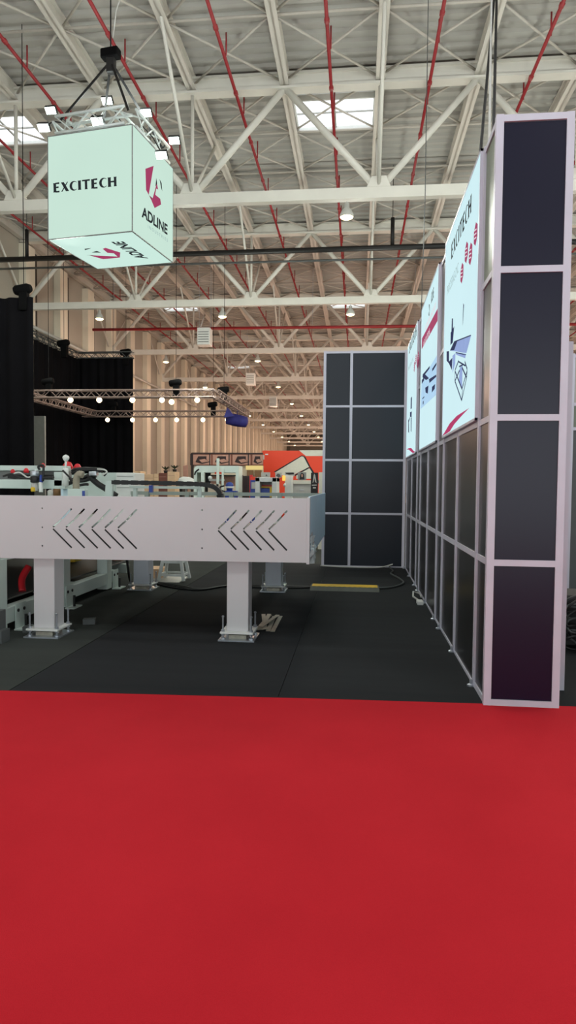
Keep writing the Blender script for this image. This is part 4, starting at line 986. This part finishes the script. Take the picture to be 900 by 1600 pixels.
# white frame machine
t = thing('frame_machine', 'white square-framed machine with blue and yellow insides', 'machine', (-2., 13.5, 0))
B_ = lambda x, y: atY(x, y, 13.5)
xa, xb = B_(405.5, 0).x, B_(440, 0).x; za_ = B_(405, 746).z; zi = B_(405, 753).z
MB().box(xa, 13.4, 0, xa + .1, 13.9, za_).box(xb - .1, 13.4, 0, xb, 13.9, za_).box(xa, 13.4, zi, xb, 13.9, za_).build('outer_frame', M['white'], t, bevel=.01)
MB().box(B_(413, 0).x, 13.55, B_(0, 772).z, B_(428, 0).x, 13.6, B_(0, 759).z).build('blue_screen', M['blue'], t)
MB().box(B_(428, 0).x, 13.5, B_(0, 772).z, B_(432, 0).x, 13.58, B_(0, 757).z).build('yellow_guard', M['yellow'], t)
MB().box(B_(412, 0).x, 13.6, B_(0, 758).z, B_(433, 0).x, 13.66, B_(0, 756).z).build('yellow_bar', M['yellow'], t)
MB().box(B_(411, 0).x, 13.7, B_(0, 756).z, B_(434, 0).x, 13.76, B_(0, 753.5).z).build('red_bar', M['red'], t)
MB().box(xa + .05, 13.85, 0, xb - .05, 13.88, zi).build('back_plate', M['lgrey'], t)
t, a, b = wbox('white_unit', 445, 455.5, 743, 14.4, 'white', 'white upright unit with a small orange lamp beside it', 'machine', .4)
p = atY(443.5, 747, 14.35); MB().lathe(p, [(.02, -.06), (.035, -.05), (.035, .04), (.02, .06)], 10).build('orange_lamp', emat('orange glow', (255, 190, 90), 1.3), t, True)
MB().lathe(atY(445, 758, 14.3), [(.01, -.04), (.04, 0), (.01, .04)], 10).build('white_knob', M['white'], t, True)
t, a, b = wbox('sideboard', 456.5, 487, 756, 15.6, 'lgrey', 'pale grey cabinet with two drawers under the portrait posters', 'cabinet', .5)
MB().box(a.x - .02, 15.56, a.z, b.x + .02, 16.1, a.z + .09).build('worktop', M['offwhite'], t)
for z in (.05, .27):
    d_ = MB().box(a.x + .06, 15.59, a.z - z - .2, b.x - .04, 15.6, a.z - z).build('drawer', M['lgrey'], t)
    MB().box((a.x + b.x) / 2 - .05, 15.575, a.z - z - .1, (a.x + b.x) / 2 + .05, 15.59, a.z - z - .085).build('handle', M['zinc'], d_)
def poster(x0, y0, x1, y1, Y, lab, bg, fig):
    a, b = atY(x0, y1, Y), atY(x1, y0, Y)
    t = thing('poster', lab, 'poster', ((a.x + b.x) / 2, Y, 0))
    MB().box(a.x, Y, a.z, b.x, Y + .03, b.z).build('sheet', M[bg], t)
    MB().box((a.x + b.x) / 2 - .02, Y + .03, 0, (a.x + b.x) / 2 + .02, Y + .06, b.z - .05).build('stand', M['gcable'], t)
    for nm, pts, m, l in fig: decal(nm, [[(x0 + (x1 - x0) * q[0], y0 + (y1 - y0) * q[1]) for q in p] for p in pts], (0, Y, 0), (0, -1, 0), M[m], t, l)
face = [('hair_print', [[(.3, .35), (.4, .1), (.6, .08), (.75, .3), (.8, .9), (.2, .95)]], 'ink', .006), ('face_print', [[(.42, .3), (.52, .2), (.62, .32), (.6, .55), (.52, .66), (.44, .55)]], 'pinkprint', .01)]
poster(465, 738, 478.5, 750, 16.2, 'portrait poster of a dark-haired person above the grey cabinet', 'grey', face)
poster(430, 738.5, 440, 746, 16.4, 'portrait poster behind the white square-framed machine', 'lgrey', [('figure_print', [[(.1, .6), (.4, .2), (.7, .3), (.9, .8), (.5, .95)]], 'gcable', .006)])
poster(445.5, 738, 460, 744, 16.4, 'dark landscape poster above the white upright unit', 'lgrey', [('figure_print', [[(.0, .1), (.9, .05), (1, .5), (.4, .6), (.1, .4)]], 'ink', .006)])
poster(408, 738, 422, 746.5, 16.4, 'pale grey poster at the left, above the square-framed machine', 'lgrey', [('figure_print', [[(.55, .4), (.65, .4), (.7, .7), (.5, .7)]], 'gcable', .006)])
poster(485.5, 738.5, 497, 771, 14.9, 'tall dark roll-up banner with a pale figure, near the far panel wall', 'ink', [('figure_print', [[(.25, .5), (.4, .12), (.5, .05), (.62, .12), (.8, .5), (.6, .45), (.5, .25), (.4, .45)]], 'lgrey', .006), ('text_print', [[(.15, .58), (.8, .57), (.8, .62), (.15, .63)], [(.3, .7), (.7, .7), (.7, .76), (.3, .76)]], 'lgrey', .006)])
p = atY(502, 738, 15.5); tag(MB().box(p.x - .06, 15.5, 0, p.x + .12, 15.55, p.z).build('board', M['offwhite']), 'pale upright board at the edge of the far panel wall', 'board')

# neighbouring stand right of the tower
NY = 9.
t = thing('partition_wall', 'olive-grey partition wall glimpsed right of the tower', 'partition wall', (3.5, NY, 0))
for x in (2.79, 3.8): MB().box(x - .03, NY - .03, 0, x + .03, NY + .03, 3.28).build('post', M['alu'], t)
for z in (0.02, 2.3, 2.62, 3.25): MB().box(2.82, NY - .02, z - .02, 3.77, NY + .02, z + .02).build('rail', M['alu'], t)
for z0, z1, m in ((.04, 2.28, 'gcable'), (2.32, 2.6, 'olive'), (2.64, 3.23, 'lgrey')): MB().box(2.82, NY - .006, z0, 3.77, NY + .006, z1).build('panel', M[m], t)
t = thing('cable_coil', 'tangle of dark cables on the floor right of the tower', 'cable', (2.05, 6.2, 0))
MB().box(1.95, 6.4, 0, 2.6, 6.9, .5).build('black_case', M['dark'], t, bevel=.03)
for k in range(8):
    c = Vector((2.05 + .05 * random.random(), 6.2 + .08 * k / 8, .08 + .055 * k)); r = .13 + .04 * random.random(); tl = random.uniform(-.6, .6)
    MB().tube([c + Vector((r * math.cos(a), .04 * math.sin(2 * a + k), max(-.05, r * .6 * math.sin(a + tl)))) for a in [i * PI / 9 for i in range(19)]], .012, 5).build('loop', M['gcable' if k % 2 else 'cable'], t, True)

# ================================================================== LIGHT, WORLD, CAMERA
W = bpy.data.worlds.new('hall surroundings'); bpy.context.scene.world = W; W.use_nodes = True
bg = W.node_tree.nodes['Background']; bg.inputs['Color'].default_value = (.93, 1, 1, 1)
nt = W.node_tree; tcw = nt.nodes.new('ShaderNodeTexCoord'); sx_ = nt.nodes.new('ShaderNodeSeparateXYZ'); rmp = nt.nodes.new('ShaderNodeMapRange')
rmp.inputs['From Min'].default_value = .06; rmp.inputs['From Max'].default_value = .27; rmp.inputs['To Min'].default_value = 2.5; rmp.inputs['To Max'].default_value = .4
nt.links.new(tcw.outputs['Generated'], sx_.inputs[0]); nt.links.new(sx_.outputs['Z'], rmp.inputs['Value']); nt.links.new(rmp.outputs['Result'], bg.inputs['Strength'])
cam = bpy.data.cameras.new('camera'); co = bpy.data.objects.new('camera', cam); C.objects.link(co)
cam.sensor_fit = 'VERTICAL'; cam.sensor_height = 36; cam.lens = 36 * F / 1600; cam.clip_end = 400; cam.clip_start = .05
co.location = EYE
fw = Vector((-math.sin(YAW) * math.cos(PIT), math.cos(YAW) * math.cos(PIT), -math.sin(PIT)))
rt = Vector((math.cos(YAW), math.sin(YAW), 0)); upv = rt.cross(fw)
# the picture is turned clockwise by ROLL: the camera is turned the other way
r2 = rt * math.cos(ROLL) + upv * math.sin(ROLL); u2 = upv * math.cos(ROLL) - rt * math.sin(ROLL)
co.matrix_world = Matrix(((r2.x, u2.x, -fw.x, EYE.x), (r2.y, u2.y, -fw.y, EYE.y), (r2.z, u2.z, -fw.z, EYE.z), (0, 0, 0, 1)))
bpy.context.scene.camera = co
sc = bpy.context.scene
sc.view_settings.view_transform = 'Standard'; sc.view_settings.look = 'None'; sc.view_settings.exposure = 0
sc.cycles.use_denoising = True; sc.cycles.max_bounces = 6; sc.cycles.diffuse_bounces = 4; sc.cycles.glossy_bounces = 3
sc.cycles.sample_clamp_indirect = 6
